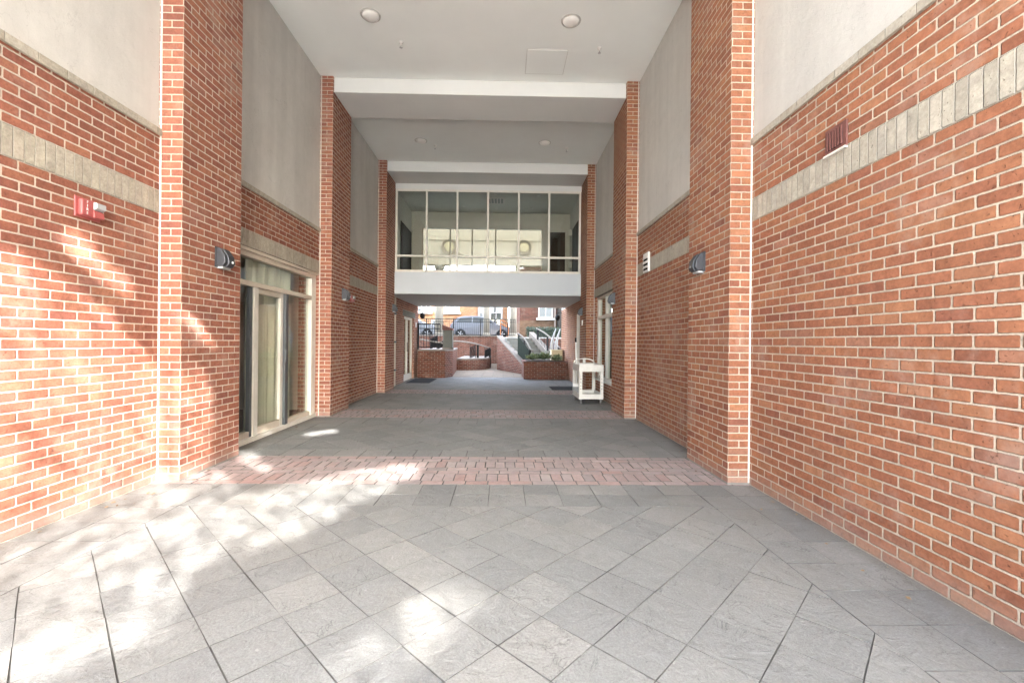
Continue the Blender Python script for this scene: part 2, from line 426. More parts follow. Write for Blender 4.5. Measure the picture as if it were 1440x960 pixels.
# ---------------------------------------------------------------- mesh helpers
class MB:
    def __init__(s):
        s.v = []; s.f = []; s.uv = []; s.mi = []; s.sm = []; s.mats = []
    def mat(s, m):
        if m is None:
            return 0
        if m not in s.mats:
            s.mats.append(m)
        return s.mats.index(m)
    def face(s, pts, uv=None, m=None, smooth=False):
        b = len(s.v)
        s.v += [tuple(p) for p in pts]
        s.f.append(tuple(range(b, b + len(pts))))
        s.uv.append(uv or [(p[0], p[1]) for p in pts])
        s.mi.append(s.mat(m)); s.sm.append(smooth)
    def polys(s, verts, faces, m=None, smooth=False):
        b = len(s.v)
        s.v += [tuple(p) for p in verts]
        k = s.mat(m)
        for f in faces:
            s.f.append(tuple(b + i for i in f))
            s.uv.append([(verts[i][0] + verts[i][1], verts[i][2]) for i in f])
            s.mi.append(k); s.sm.append(smooth)
    def box(s, x0, x1, y0, y1, z0, z1, m=None, ux=0.0, uy=0.0, uz=0.0, skip=''):
        """box with uv in metres: u runs along the wall, v is height"""
        X = lambda x, y, z: (x, y, z)
        def q(a, b, c, d, ax):
            pts = [a, b, c, d]
            uv = []
            for p in pts:
                if ax == 'x': uv.append((p[1] - uy, p[2] - uz))
                elif ax == 'y': uv.append((p[0] - ux, p[2] - uz))
                else: uv.append((p[0] - ux, p[1] - uy))
            s.face(pts, uv, m)
        if '-x' not in skip: q((x0, y1, z0), (x0, y0, z0), (x0, y0, z1), (x0, y1, z1), 'x')
        if '+x' not in skip: q((x1, y0, z0), (x1, y1, z0), (x1, y1, z1), (x1, y0, z1), 'x')
        if '-y' not in skip: q((x0, y0, z0), (x1, y0, z0), (x1, y0, z1), (x0, y0, z1), 'y')
        if '+y' not in skip: q((x1, y1, z0), (x0, y1, z0), (x0, y1, z1), (x1, y1, z1), 'y')
        if '-z' not in skip: q((x0, y1, z0), (x1, y1, z0), (x1, y0, z0), (x0, y0, z0), 'z')
        if '+z' not in skip: q((x0, y0, z1), (x1, y0, z1), (x1, y1, z1), (x0, y1, z1), 'z')
        return s
    def prism(s, poly, axis, a, b, m=None, smooth=False):
        """extrude polygon (list of 2-tuples) along axis from a to b"""
        def P(p, t):
            return {'x': (t, p[0], p[1]), 'y': (p[0], t, p[1]), 'z': (p[0], p[1], t)}[axis]
        n = len(poly)
        va = [P(p, a) for p in poly] + [P(p, b) for p in poly]
        faces = [tuple(range(n - 1, -1, -1)), tuple(range(n, 2 * n))]
        s.polys(va, faces, m, False)
        s.polys(va, [(i, (i + 1) % n, n + (i + 1) % n, n + i) for i in range(n)], m, smooth)
        return s
    def lathe(s, prof, c=(0, 0, 0), axis='z', seg=24, m=None, smooth=True):
        vs, fs = [], []
        for r, h in prof:
            for i in range(seg):
                a = 2 * math.pi * i / seg
                x, y = r * math.cos(a), r * math.sin(a)
                p = {'z': (x, y, h), 'x': (h, x, y), 'y': (x, h, y)}[axis]
                vs.append((p[0] + c[0], p[1] + c[1], p[2] + c[2]))
        for j in range(len(prof) - 1):
            for i in range(seg):
                k = (i + 1) % seg
                fs.append((j * seg + i, j * seg + k, (j + 1) * seg + k, (j + 1) * seg + i))
        s.polys(vs, fs, m, smooth)
        for j in (0, len(prof) - 1):
            if prof[j][0] > 1e-5:
                s.polys([vs[j * seg + i] for i in range(seg)], [tuple(range(seg))], m, False)
        return s
    def tube(s, pts, r, seg=8, m=None, r1=None, cap=True):
        pts = [Vector(p) for p in pts]
        n = len(pts)
        vs, fs = [], []
        prev = None
        for k, p in enumerate(pts):
            d = (pts[min(k + 1, n - 1)] - pts[max(k - 1, 0)]).normalized()
            if prev is None:
                a = d.orthogonal().normalized()
            else:
                a = (prev - d * prev.dot(d)).normalized()
            prev = a
            b = d.cross(a)
            rr = r if r1 is None else r + (r1 - r) * k / max(1, n - 1)
            for i in range(seg):
                t = 2 * math.pi * i / seg
                vs.append(tuple(p + a * rr * math.cos(t) + b * rr * math.sin(t)))
        for k in range(n - 1):
            for i in range(seg):
                j = (i + 1) % seg
                fs.append((k * seg + i, k * seg + j, (k + 1) * seg + j, (k + 1) * seg + i))
        s.polys(vs, fs, m, True)
        if cap:
            s.polys(vs[:seg], [tuple(range(seg - 1, -1, -1))], m)
            s.polys(vs[-seg:], [tuple(range(seg))], m)
        return s
    def build(s, name, m=None, parent=None, bevel=0.0, loc=None):
        me = bpy.data.meshes.new(name)
        me.from_pydata(s.v, [], s.f)
        uvl = me.uv_layers.new(name="UVMap")
        i = 0
        for f, u in zip(s.f, s.uv):
            for k in range(len(f)):
                uvl.data[i].uv = u[k]
                i += 1
        mats = list(s.mats)
        if m is not None and m not in mats:
            if mats:
                mats = mats + [m]
            else:
                mats = [m]
        for mm in mats:
            me.materials.append(mm)
        if len(s.mats):
            me.polygons.foreach_set('material_index', s.mi)
        me.polygons.foreach_set('use_smooth', s.sm)
        me.update()
        bm = bmesh.new()
        bm.from_mesh(me)
        bmesh.ops.remove_doubles(bm, verts=bm.verts, dist=1e-5)
        bmesh.ops.recalc_face_normals(bm, faces=bm.faces)
        bm.to_mesh(me)
        bm.free()
        o = bpy.data.objects.new(name, me)
        COL.objects.link(o)
        if parent is not None:
            o.parent = parent
        if loc is not None:
            o.location = loc
        if bevel:
            md = o.modifiers.new('bevel', 'BEVEL')
            md.width = bevel
            md.segments = 2
            md.limit_method = 'ANGLE'
        return o

def tag(o, label=None, cat=None, group=None, kind=None):
    if label: o['label'] = label
    if cat: o['category'] = cat
    if group: o['group'] = group
    if kind: o['kind'] = kind
    return o

def empty(name, label, cat, loc=(0, 0, 0), rz=0.0, group=None):
    o = bpy.data.objects.new(name, None)
    o.empty_display_size = 0.1
    COL.objects.link(o)
    o.location = loc
    o.rotation_euler = (0, 0, rz)
    return tag(o, label, cat, group)

def dup(root, loc, rz=None, label=None, group=None, scale=None):
    r = root.copy(); COL.objects.link(r)
    r.location = loc
    if rz is not None: r.rotation_euler = (0, 0, rz)
    if scale is not None: r.scale = scale
    if label: r['label'] = label
    if group: r['group'] = group
    for ch in list(root.children):
        c = ch.copy(); COL.objects.link(c); c.parent = r
        for g in list(ch.children):
            d = g.copy(); COL.objects.link(d); d.parent = c
    return r

def font(text, size, mat, parent, loc, rot, name='lettering', depth=0.001, spacing=1.0, line=1.0):
    cu = bpy.data.curves.new(name, 'FONT')
    cu.body = text
    cu.size = size
    cu.extrude = depth
    cu.align_x = 'CENTER'; cu.align_y = 'CENTER'
    cu.space_line = line
    cu.materials.append(mat)
    tmp = bpy.data.objects.new(name + '_curve', cu)
    COL.objects.link(tmp)
    dg = bpy.context.evaluated_depsgraph_get()
    me = bpy.data.meshes.new_from_object(tmp.evaluated_get(dg))
    me.name = name
    bpy.data.objects.remove(tmp)
    o = bpy.data.objects.new(name, me)
    COL.objects.link(o)
    o.parent = parent
    o.location = loc
    o.rotation_euler = rot
    return o

# ---------------------------------------------------------------- layout
WL, WR = -3.1434, 2.2974
PP, PW = 0.2032, 0.9144                      # pier projection and width
PIERS = {'L': (4.1265, 7.6659, 11.18), 'R': (4.0955, 7.6321, 11.2257)}
SB, ST, LB, LT, ZC, ZB = 2.437, 2.641, 3.139, 3.2008, 5.8031, 5.5463
OUT = 0.35
Y_NEAR = 0.25
Y_ROOF = -2.0
BR0, BR1, BRB = 12.10, 14.35, 16.40          # bridge front, room back, soffit back
SOF = 2.575

# ---------------------------------------------------------------- ground and paving
g = MB()
g.face([(-600, -600, -0.06), (600, -600, -0.06), (600, 600, -0.06), (-600, 600, -0.06)])
tag(g.build('ground', M['concrete']), kind='structure')

def clip(poly, x0, x1, y0, y1):
    def half(ps, f):
        out = []
        for i, a in enumerate(ps):
            b = ps[(i + 1) % len(ps)]
            fa, fb = f(a), f(b)
            if fa >= 0: out.append(a)
            if (fa >= 0) != (fb >= 0):
                t = fa / (fa - fb)
                out.append((a[0] + (b[0] - a[0]) * t, a[1] + (b[1] - a[1]) * t))
        return out
    for f in (lambda p: p[0] - x0, lambda p: x1 - p[0], lambda p: p[1] - y0, lambda p: y1 - p[1]):
        poly = half(poly, f)
        if len(poly) < 3: return []
    return poly

def inset(poly, d):
    n = len(poly)
    out = []
    area = sum(poly[i][0] * poly[(i + 1) % n][1] - poly[(i + 1) % n][0] * poly[i][1] for i in range(n)) / 2
    if abs(area) < 0.0012: return []
    sgn = 1 if area > 0 else -1
    for i in range(n):
        p0, p1, p2 = Vector(poly[i - 1]), Vector(poly[i]), Vector(poly[(i + 1) % n])
        e1, e2 = (p1 - p0), (p2 - p1)
        if e1.length < 1e-4 or e2.length < 1e-4: continue
        e1.normalize(); e2.normalize()
        n1 = Vector((-e1.y, e1.x)) * sgn; n2 = Vector((-e2.y, e2.x)) * sgn
        den = 1 + n1.dot(n2)
        if den < 0.2: continue
        out.append(tuple(p1 + (n1 + n2) * d / den))
    return out

pav = MB()
def tile(poly, m, gap=0.0016, h=0.0, wob=0.002):
    p = inset(poly, gap)
    if len(p) < 3: return
    p = [(x + random.uniform(-wob, wob), y + random.uniform(-wob, wob)) for x, y in p]
    z = h + random.uniform(-0.0018, 0.0012)
    n = len(p)
    q = inset(p, 0.0013)
    if len(q) != n:
        q = p
    area = sum(p[i][0] * p[(i + 1) % n][1] - p[(i + 1) % n][0] * p[i][1] for i in range(n))
    if area < 0:
        p = p[::-1]; q = q[::-1]
    vs = [(x, y, z) for x, y in q] + [(x, y, z - 0.002) for x, y in p] + [(x, y, -0.03) for x, y in p]
    fs = [tuple(range(n))]
    fs2 = []
    for i in range(n):
        j = (i + 1) % n
        fs2.append((n + i, n + j, j, i))
        fs2.append((2 * n + i, 2 * n + j, n + j, n + i))
    pav.polys(vs, fs, m)
    pav.polys(vs, fs2, M['joint'])

HD = 0.2033
BX0, BX1 = -2.51, 1.695                      # inner edges of the square border along the walls
def diagonal(y0, y1, x0=BX0, x1=BX1, m=None):
    for i in range(-20, 20):
        for j in range(-12, 140):
            if (i + j) % 2: continue
            cx, cy_ = -1.025 + HD * (i + 1), 2.11 + HD * j
            if not (x0 - HD < cx < x1 + HD and y0 - HD < cy_ < y1 + HD): continue
            d = clip([(cx - HD, cy_), (cx, cy_ - HD), (cx + HD, cy_), (cx, cy_ + HD)], x0, x1, y0, y1)
            if d: tile(d, m or M['slate'])
def grid(x0, x1, y0, y1, nx, ny, m=None):
    for i in range(nx):
        for j in range(ny):
            a, b = x0 + (x1 - x0) * i / nx, x0 + (x1 - x0) * (i + 1) / nx
            c, d = y0 + (y1 - y0) * j / ny, y0 + (y1 - y0) * (j + 1) / ny
            tile([(a, c), (b, c), (b, d), (a, d)], m or M['slate'])
def band(y0, y1, x0, x1):
    # two stretcher courses at either edge, herringbone pairs between them
    def row(ya, yb, L, off):
        x = x0 - off
        while x < x1:
            a, b = max(x, x0), min(x + L, x1)
            if b - a > 0.03: tile([(a, ya), (b, ya), (b, yb), (a, yb)], M['paver'], 0.0032, wob=0.0022)
            x += L
    n = 9
    h = (y1 - y0) / n
    k = 0
    seq = [(1, .205, 0), (2, .103, .03), (1, .205, .1), (1, .205, .02), (2, .103, .06), (1, .205, .12), (1, .205, 0.04)]
    for span, L, off in seq:
        row(y0 + k * h, y0 + (k + span) * h, L, off); k += span
def border(y0, y1):
    n = max(1, round((y1 - y0) / 0.2905))
    grid(BX1, WR, y0, y1, 2, n)
    grid(WL - 0.06, BX0, y0, y1, 2, n)
BANDS = [(4.061, 5.045), (7.60, 8.55), (11.15, 12.08)]
prev = 0.3
for b0, b1 in BANDS:
    r0 = prev
    if prev > 1: 
        grid(BX0, BX1, prev, prev + 0.30, 14, 1); r0 = prev + 0.30
    diagonal(r0, b0 - 0.53)
    grid(BX0, BX1, b0 - 0.53, b0, 14, 2)
    border(prev, b0)
    band(b0, b1, WL - 0.06, WR)
    prev = b1
diagonal(12.08, 16.4, BX0, BX1)
border(12.08, 16.4)
grid(-6.5, 4.5, 16.4, 27.0, 27, 26, M['slate_tan'])
j = MB()
j.face([(-7, 0.2, -0.008), (6, 0.2, -0.008), (6, 27.2, -0.008), (-7, 27.2, -0.008)])
tag(j.build('paving_joint_sand', M['joint']), kind='structure')
po = pav.build('paving')
tag(po, kind='structure')

# ---------------------------------------------------------------- walls
def sgn(side): return -1 if side == 'L' else 1
def xw(side): return WL if side == 'L' else WR
def wbox(mb, side, y0, y1, z0, z1, out=OUT, proud=0.0, m=None, uz=0.0, uy=0.0):
    """box lying against the wall plane, reaching 'out' metres outwards and standing 'proud' into the passage"""
    if side == 'L': mb.box(WL - out, WL + proud, y0, y1, z0, z1, m, uz=uz, uy=uy)
    else: mb.box(WR - proud, WR + out, y0, y1, z0, z1, m, uz=uz, uy=uy)

def wall_bay(side, y0, y1, label, top=ZC, lower=True, cutz=None, uy=0.0):
    bm_ = M['brick'] if side == 'L' else M['brick_r']
    t = empty('brick_wall', label, 'wall', (0, 0, 0), 0, 'wall bays along the passage')
    if lower:
        w = MB(); wbox(w, side, y0, y1, -0.05, SB, uy=uy); w.build('lower_brickwork', bm_, t)
    w = MB(); wbox(w, side, y0, y1, SB, ST, proud=0.004, uz=SB); w.build('soldier_course', M['soldier'], t)
    w = MB(); wbox(w, side, y0, y1, ST, LB, uz=ST - 0.0677 * 2, uy=uy); w.build('upper_brickwork', bm_, t)
    w = MB(); wbox(w, side, y0, y1, LB, LT, proud=0.022, uz=LB - 0.1); w.build('sill_course', M['sill'], t, bevel=0.004)
    w = MB(); wbox(w, side, y0, y1, LT, top, proud=-0.012); w.build('stucco_panel', M['stucco'], t)
    return t

def pier(side, y0, label, top=ZC):
    t = empty('brick_pier', label, 'pier', (0, 0, 0), 0, 'brick piers of the passage')
    bm_ = M['brick'] if side == 'L' else M['brick_r']
    s = MB()
    y1 = y0 + PW
    f = xw(side); i = f + PP if side == 'L' else f - PP
    z0, z1 = -0.05, top
    o = f - OUT if side == 'L' else f + OUT
    U = 0.3048
    def q(a, b, u0, u1):
        s.face([(a[0], a[1], z0), (b[0], b[1], z0), (b[0], b[1], z1), (a[0], a[1], z1)], [(u0, z0), (u1, z0), (u1, z1), (u0, z1)])
    q((o, y0), (f, y0), -OUT, 0)
    q((f, y0), (i, y0), 0, PP)
    q((i, y0), (i, y1), U, U + PW)
    q((i, y1), (f, y1), U + PW + 0.1016, U + PW + 0.1016 + PP)
    q((f, y1), (o, y1), 0, OUT)
    q((o, y1), (o, y0), 0, PW)
    s.face([(o, y0, z1), (f, y0, z1), (i, y0, z1), (i, y1, z1), (f, y1, z1), (o, y1, z1)])
    s.build('brick_shaft', bm_, t, bevel=0.004)
    c = MB()
    if side == 'L': c.box(f + 0.0005, f + 0.015, y0 - 0.006, y0 - 0.0002, 0.0, top)
    else: c.box(f - 0.015, f - 0.0005, y0 - 0.006, y0 - 0.0002, 0.0, top)
    c.build('caulk_joint', M['caulk'], t)
    b = MB()
    if side == 'L': b.box(f - 0.05, i + 0.006, y0 - 0.007, y1 - 0.01, 0.0, 0.014)
    else: b.box(i - 0.006, f + 0.05, y0 - 0.007, y1 - 0.01, 0.0, 0.014)
    b.build('mortar_base', M['stone'], t)
    return t

pl, pr = PIERS['L'], PIERS['R']
TOPN = ZC
wall_bay('L', Y_ROOF, pl[0], 'left brick wall with sunlit patches and the red fire alarm nearest the camera', top=TOPN)
wall_bay('L', pl[0] + PW, pl[1], 'left wall above the glass sliding door, buff soldier course and stucco over it', lower=False)
wall_bay('L', pl[1] + PW, pl[2], 'left brick wall with a small red alarm, beyond the sliding glass door')
wall_bay('R', Y_NEAR, pr[0], 'right brick wall with the red-brown louvre nearest the camera', top=TOPN)
wall_bay('R', pr[0] + PW, pr[1], 'right brick wall with the small white vent in its buff course', uy=0.02)
pier('L', pl[0], 'left brick pier nearest the camera, its foot in sunlight', top=TOPN)
pier('L', pl[1], 'left brick pier just past the sliding glass door')
pier('L', pl[2], 'left brick pier beside the overhead glazed bridge')
pier('R', pr[0], 'right brick pier nearest the camera')
pier('R', pr[1], 'right brick pier standing between the white vent and the cart')
pier('R', pr[2], 'right brick pier behind the beige utility cart')

# right window bay: brick under a sill, window to the soldier course
y0, y1 = pr[1] + PW, pr[2]
t = wall_bay('R', y0, y1, 'right brick wall holding the tall curtained window behind the cart', lower=False)
w = MB(); wbox(w, 'R', y0, y1, -0.05, 0.40); w.build('lower_brickwork', M['brick_r'], t)
w = MB(); wbox(w, 'R', y0, y1, 0.40, 0.45, proud=0.03); w.build('sill_ledge', M['frame_l'], t, bevel=0.004)
w = MB(); wbox(w, 'R', y1 - 0.14, y1, 0.45, SB); w.build('jamb_brickwork', M['brick_r'], t)

# walls under the bridge
def low_wall(side, y0, y1, top, label, holes):
    """brick wall with door openings; holes = [(ya, yb, ztop)]"""
    m = M['brick'] if side == 'L' else M['brick_r']
    t = empty('brick_wall', label, 'wall', (0, 0, 0), 0, 'wall bays along the passage')
    w = MB()
    y = y0
    for ya, yb, zt in holes:
        wbox(w, side, y, ya, -0.05, top)
        wbox(w, side, ya, yb, zt, top)
        y = yb
    wbox(w, side, y, y1, -0.05, top)
    w.build('brickwork', m, t)
    return t
lwl = low_wall('L', pl[2] + PW, 16.5, SOF, 'left brick wall under the bridge with a glazed door', [(14.20, 15.75, 2.10)])
lwr = low_wall('R', pr[2] + PW, 17.6, SOF, 'right brick wall under the bridge with a recessed pale door', [(13.15, 14.10, 2.20)])
w = MB(); wbox(w, 'L', 14.0, 15.95, 2.10, 2.29, out=0.0, proud=0.008); w.build('stone_lintel', M['stone'], lwl)
# wall ends above the soffit level beyond the bridge
w = MB(); wbox(w, 'L', 14.35, 16.5, SOF, ZC); w.build('upper_stucco', M['stucco'], lwl)
w = MB(); wbox(w, 'R', 14.35, 17.6, SOF, ZC); w.build('upper_stucco', M['stucco'], lwr)

# ---------------------------------------------------------------- ceiling, storeys above, beams
c = MB()
c.box(-26, 26, Y_ROOF, BRB, ZC, 21.0)
tag(c.build('ceiling', M['ceiling']), kind='structure')
for k, (yl, lab) in enumerate([(4.10, 'white dropped beam between the two nearest brick piers, above the frame'),
                               (7.70, 'white dropped beam across the passage between the second pair of piers'),
                               (11.22, 'white dropped beam directly above the glazed bridge')]):
    b = MB(); b.box(WL + PP, WR - PP, yl, yl + 0.87, ZB, ZC - 0.002)
    tag(b.build('ceiling_beam', M['beam'], bevel=0.006), lab, 'beam', 'dropped ceiling beams')

# solid wings either side and the far ends, so the passage is a real tunnel through a building
def mass(x0, x1, y0, y1, z0, z1, label, m=M['stucco']):
    b = MB(); b.box(x0, x1, y0, y1, z0, z1)
    tag(b.build('building_mass', m), label, 'building')
mass(-26, -7, pl[0], BRB, -0.05, ZC - 0.003, 'plain building wing left of the passage')
mass(6.5, 26, pl[0], BRB, -0.05, ZC - 0.003, 'plain building wing right of the passage')
for side, x0, x1 in (('L', -7.0, WL - OUT), ('R', WR + OUT, 6.5)):
    for yy in (pl[0] + 0.05, 8.3, 11.6, BRB - 0.2):
        b = MB(); b.box(x0, x1, yy, yy + 0.12, -0.05, ZC - 0.003)
        tag(b.build('partition_wall', M['plaster_in']), kind='structure')

mass(13.0, 24, -30, 3.8, -0.05, 9.5, 'unseen brick block added behind the camera to dim the left wall', M['brick_d'])  # added out of view to cut sky and ground light on the left wall
# ---------------------------------------------------------------- glazed bridge
br = empty('glazed_bridge', 'glazed bridge room with white fascia spanning the passage overhead', 'bridge')
X0, X1 = WL + 0.0005, WR - 0.0005
b = MB(); b.box(WL + PP - 0.02, WR - PP + 0.02, BR0 - 0.03, BR0 + 0.10, SOF - 0.004, 3.165); b.build('fascia', M['white'], br, bevel=0.004)
b = MB(); b.box(X0, X1, BR0 + 0.101, BRB, SOF, 3.10); b.build('soffit_slab', M['ceiling'], br)
b = MB(); b.box(X0, X1, BR0 + 0.101, BR1, 3.101, 3.12); b.build('carpet', M['carpet'], br)
b = MB(); b.box(X0, X1, BR0 + 0.05, BR1, 5.42, 5.80); b.build('room_ceiling', M['ceil_in'], br)
b = MB(); b.box(WL + PP, WR - PP, BR0 - 0.02, BR0 + 0.06, 5.40, ZC - 0.004); b.build('head_panel', M['beam'], br)
b = MB(); b.box(X0, X0 + 0.19, BR0 + 0.1, BR1, 3.12, 5.419); b.build('side_wall', M['plaster_in'], br)
b = MB(); b.box(X1 - 0.19, X1, BR0 + 0.1, BR1, 3.12, 5.419); b.build('side_wall', M['plaster_in'], br)
xs = [-2.909, -2.096, -1.271, -0.444, 0.391, 1.217, 2.055]
for k, x in enumerate(xs):
    x = min(max(x, WL + PP + 0.025), WR - PP - 0.025)
    b = MB(); b.box(x - 0.026, x + 0.026, BR0 - 0.028, BR0 + 0.06, 3.18, 5.399); b.build('mullion', M['frame_l'], br, bevel=0.003)
for k in range(6):
    a, c2 = max(xs[k], WL + PP + 0.025) + 0.0265, min(xs[k + 1], WR - PP - 0.025) - 0.0265
    for z0, z1 in ((3.165, 3.225), (3.575, 3.625), (5.345, 5.399)):
        b = MB(); b.box(a, c2, BR0 - 0.026, BR0 + 0.058, z0, z1); b.build('transom', M['frame_l'], br)
    for z0, z1 in ((3.2255, 3.5745), (3.6255, 5.3445)):
        b = MB(); b.box(a, c2, BR0 + 0.012, BR0 + 0.018, z0, z1); b.build('pane', M['glass_d'], br)
# back wall of the bridge room: header, glazing to the court, dark doorways
b = MB(); b.box(X0 + 0.19, X1 - 0.19, BR1 - 0.1, BR1, 4.90, 5.419); b.build('back_header', M['plaster_in'], br)
b = MB(); b.box(X0 + 0.19, -2.62, BR1 - 0.1, BR1, 3.12, 4.90); b.build('back_wall', M['plaster_in'], br)
b = MB(); b.box(1.25, X1 - 0.19, BR1 - 0.1, BR1, 3.12, 4.90); b.build('back_wall', M['plaster_in'], br)
for x in (-2.60, -1.72, -1.02, -0.27, 0.46, 1.22):
    b = MB(); b.box(x - 0.022, x + 0.022, BR1 - 0.09, BR1 - 0.03, 3.12, 4.90); b.build('back_mullion', M['frame'], br)
b = MB(); b.box(-2.58, 1.20, BR1 - 0.062, BR1 - 0.058, 3.12, 4.90); b.build('back_pane', M['glass_d'], br)
b = MB(); b.box(1.42, 1.95, BR1 - 0.13, BR1 - 0.102, 3.12, 4.82); b.build('doorway', M['dark_in'], br)
b = MB(); b.box(X0 + 0.192, X0 + 0.215, 12.75, 14.15, 3.12, 4.72); b.build('doorway', M['dark_in'], br)
b = MB(); b.box(X0 + 0.192, X0 + 0.235, 12.70, 14.2, 4.721, 4.78); b.build('door_head', M['frame_l'], br)
b = MB(); b.box(X1 - 0.215, X1 - 0.192, 12.5, 13.6, 3.12, 4.75); b.build('doorway', M['dark_in'], br)
cvv = MB(); cvv.box(-0.52, 0.02, 12.75, 13.25, 5.405, 5.419); cvv.build('air_diffuser_frame', M['frame_l'], br)
cvv = MB()
for k in range(5): cvv.box(-0.47 + 0.092 * k, -0.41 + 0.092 * k, 12.8, 13.2, 5.398, 5.4045)
cvv.build('air_diffuser', M['lens'], br)
for x, y in ((-1.45, 12.5), (-1.25, 13.6), (-0.25, 12.45), (-0.25, 13.75), (0.95, 12.5), (0.85, 13.7)):
    s = MB(); s.lathe([(0.045, 5.408), (0.045, 5.4195)], (x, y, 0), seg=12); s.build('spot_trim', M['wht'], br)
for z in (3.62, 4.62):
    s = MB(); s.box(X1 - 0.30, X1 - 0.19, 13.75, 13.81, z, z + 0.18); s.build('wall_sconce', M['dlens'], br)

# ---------------------------------------------------------------- sliding glass door on the left
FX = -3.195
dr = empty('sliding_glass_door', 'glass sliding door in beige frame with curtains on the left wall', 'door')
ya, yb = pl[0] + PW + 0.003, pl[1] - 0.003
fx0, fx1 = FX - 0.10, FX
def fr(name, y0, y1, z0, z1, m=M['frame'], dx=0.0, th=0.10, bev=0.003):
    b = MB(); b.box(fx0 + dx, fx0 + th + dx, y0, y1, z0, z1); return b.build(name, m, dr, bevel=bev)
fr('threshold', ya, yb, 0.0, 0.055, M['frame_l'], 0.02)
fr('head_frame', ya, yb, 2.335, 2.395)
b = MB(); b.box(fx0 - 0.25, WL - 0.012, ya, yb, 2.395, SB - 0.001); b.build('lintel_board', M['frame'], dr, bevel=0.004)
fr('transom_bar', ya, 7.50, 1.972, 2.035)
fr('end_jamb', 7.50, yb, 0.056, 2.334, M['frame_l'])
fr('post', 5.784, 5.885, 0.056, 1.971, M['frame_l'], 0.04, 0.06)
fr('meeting_stile', 6.60, 6.690, 0.056, 1.971, M['grey_stile'], 0.045, 0.06)
fr('door_stile', 6.515, 6.598, 0.056, 1.971, M['frame_l'], 0.03, 0.04)
fr('door_bottom_rail', 5.887, 6.513, 0.056, 0.15, M['frame'], 0.02, 0.05)
fr('door_top_rail', 5.887, 6.513, 1.90, 1.971, M['frame'], 0.02, 0.05)
fr('side_light_rail', 6.692, 7.498, 0.056, 0.12, M['frame'], 0.0, 0.08)
fr('side_light_rail', ya, 5.723, 0.056, 0.13, M['frame'], 0.0, 0.08)
fr('dark_stile', 5.725, 5.782, 0.056, 1.971, M['grey_stile'], 0.03, 0.05)
for y0_, y1_, z0_, z1_ in ((ya, 5.723, 0.131, 1.97), (5.887, 6.513, 0.151, 1.899), (6.692, 7.498, 0.121, 1.97), (ya, 7.498, 2.036, 2.334)):
    b = MB(); b.box(FX - 0.07, FX - 0.064, y0_, y1_, z0_, z1_); b.build('pane', M['glass'], dr)
h = MB(); h.tube([(FX + 0.01, 6.53, 0.95), (FX + 0.045, 6.53, 0.98), (FX + 0.045, 6.53, 1.16), (FX + 0.01, 6.53, 1.19)], 0.009); h.build('handle', M['grey_stile'], dr)
# room behind the glass
b = MB(); b.box(-7, WL - OUT - 0.002, pl[0] + 0.2, 8.29, -0.005, 0.012); tag(b.build('floor', M['carpet']), kind='structure')
cu = MB()
n = 150
prevp = None
cy0, cy1 = 5.9, 7.18
pts = []
for i in range(n + 1):
    y = cy0 + (cy1 - cy0) * i / n
    pts.append((-3.40 + 0.035 * math.sin(y * 42) + 0.02 * math.sin(y * 17 + 1) , y))
for i in range(n):
    (xa, y_a), (xb, y_b) = pts[i], pts[i + 1]
    cu.polys([(xa, y_a, 0.02), (xb, y_b, 0.02), (xb, y_b, 2.36), (xa, y_a, 2.36)], [(0, 1, 2, 3)], None, True)
tag(cu.build('curtain', M['curtain']), 'pale cream curtain in long folds behind the sliding glass door', 'curtain')
cu = MB()
for i in range(60):
    y = 4.95 + 0.35 * i / 60; y2 = 4.95 + 0.35 * (i + 1) / 60
    f_ = lambda y: -3.40 + 0.03 * math.sin(y * 55)
    cu.polys([(f_(y), y, 0.02), (f_(y2), y2, 0.02), (f_(y2), y2, 2.36), (f_(y), y, 2.36)], [(0, 1, 2, 3)], None, True)
tag(cu.build('curtain', M['curtain']), 'narrow gathered curtain at the near end of the sliding glass door', 'curtain')

# ---------------------------------------------------------------- window on the right wall
wn = empty('curtained_window', 'tall pale framed window with transom behind the utility cart', 'window')
wx = WR + 0.05
y0, y1 = pr[1] + PW + 0.003, pr[2] - 0.143
def wf(name, ya_, yb_, z0, z1, m=M['frame_l']):
    b = MB(); b.box(wx, wx + 0.09, ya_, yb_, z0, z1); return b.build(name, m, wn, bevel=0.003)
wf('frame_sill', y0, y1, 0.451, 0.50)
wf('frame_head', y0, y1, 2.37, SB - 0.002, M['frame'])
wf('jamb', y1 - 0.11, y1, 0.501, 2.369)
cuts = [9.30, 10.17]
for cc in cuts: wf('mullion', cc - 0.045, cc + 0.045, 0.501, 2.369)
seg = [(y0, cuts[0] - 0.045), (cuts[0] + 0.045, cuts[1] - 0.045), (cuts[1] + 0.045, y1 - 0.11)]
for a, b_ in seg:
    wf('transom', a, b_, 1.88, 1.96)
    for z0, z1 in ((0.501, 1.879), (1.961, 2.369)):
        b = MB(); b.box(wx + 0.05, wx + 0.056, a, b_, z0, z1); b.build('pane', M['glass'], wn)
cu = MB()
for i in range(160):
    y = 8.6 + 2.4 * i / 160; y2 = 8.6 + 2.4 * (i + 1) / 160
    f_ = lambda y: WR + 0.30 + 0.03 * math.sin(y * 40)
    cu.polys([(f_(y), y, 0.3), (f_(y2), y2, 0.3), (f_(y2), y2, 2.40), (f_(y), y, 2.40)], [(0, 1, 2, 3)], None, True)
tag(cu.build('curtain', M['curtain_g']), 'dark grey green curtain drawn behind the right hand window', 'curtain')

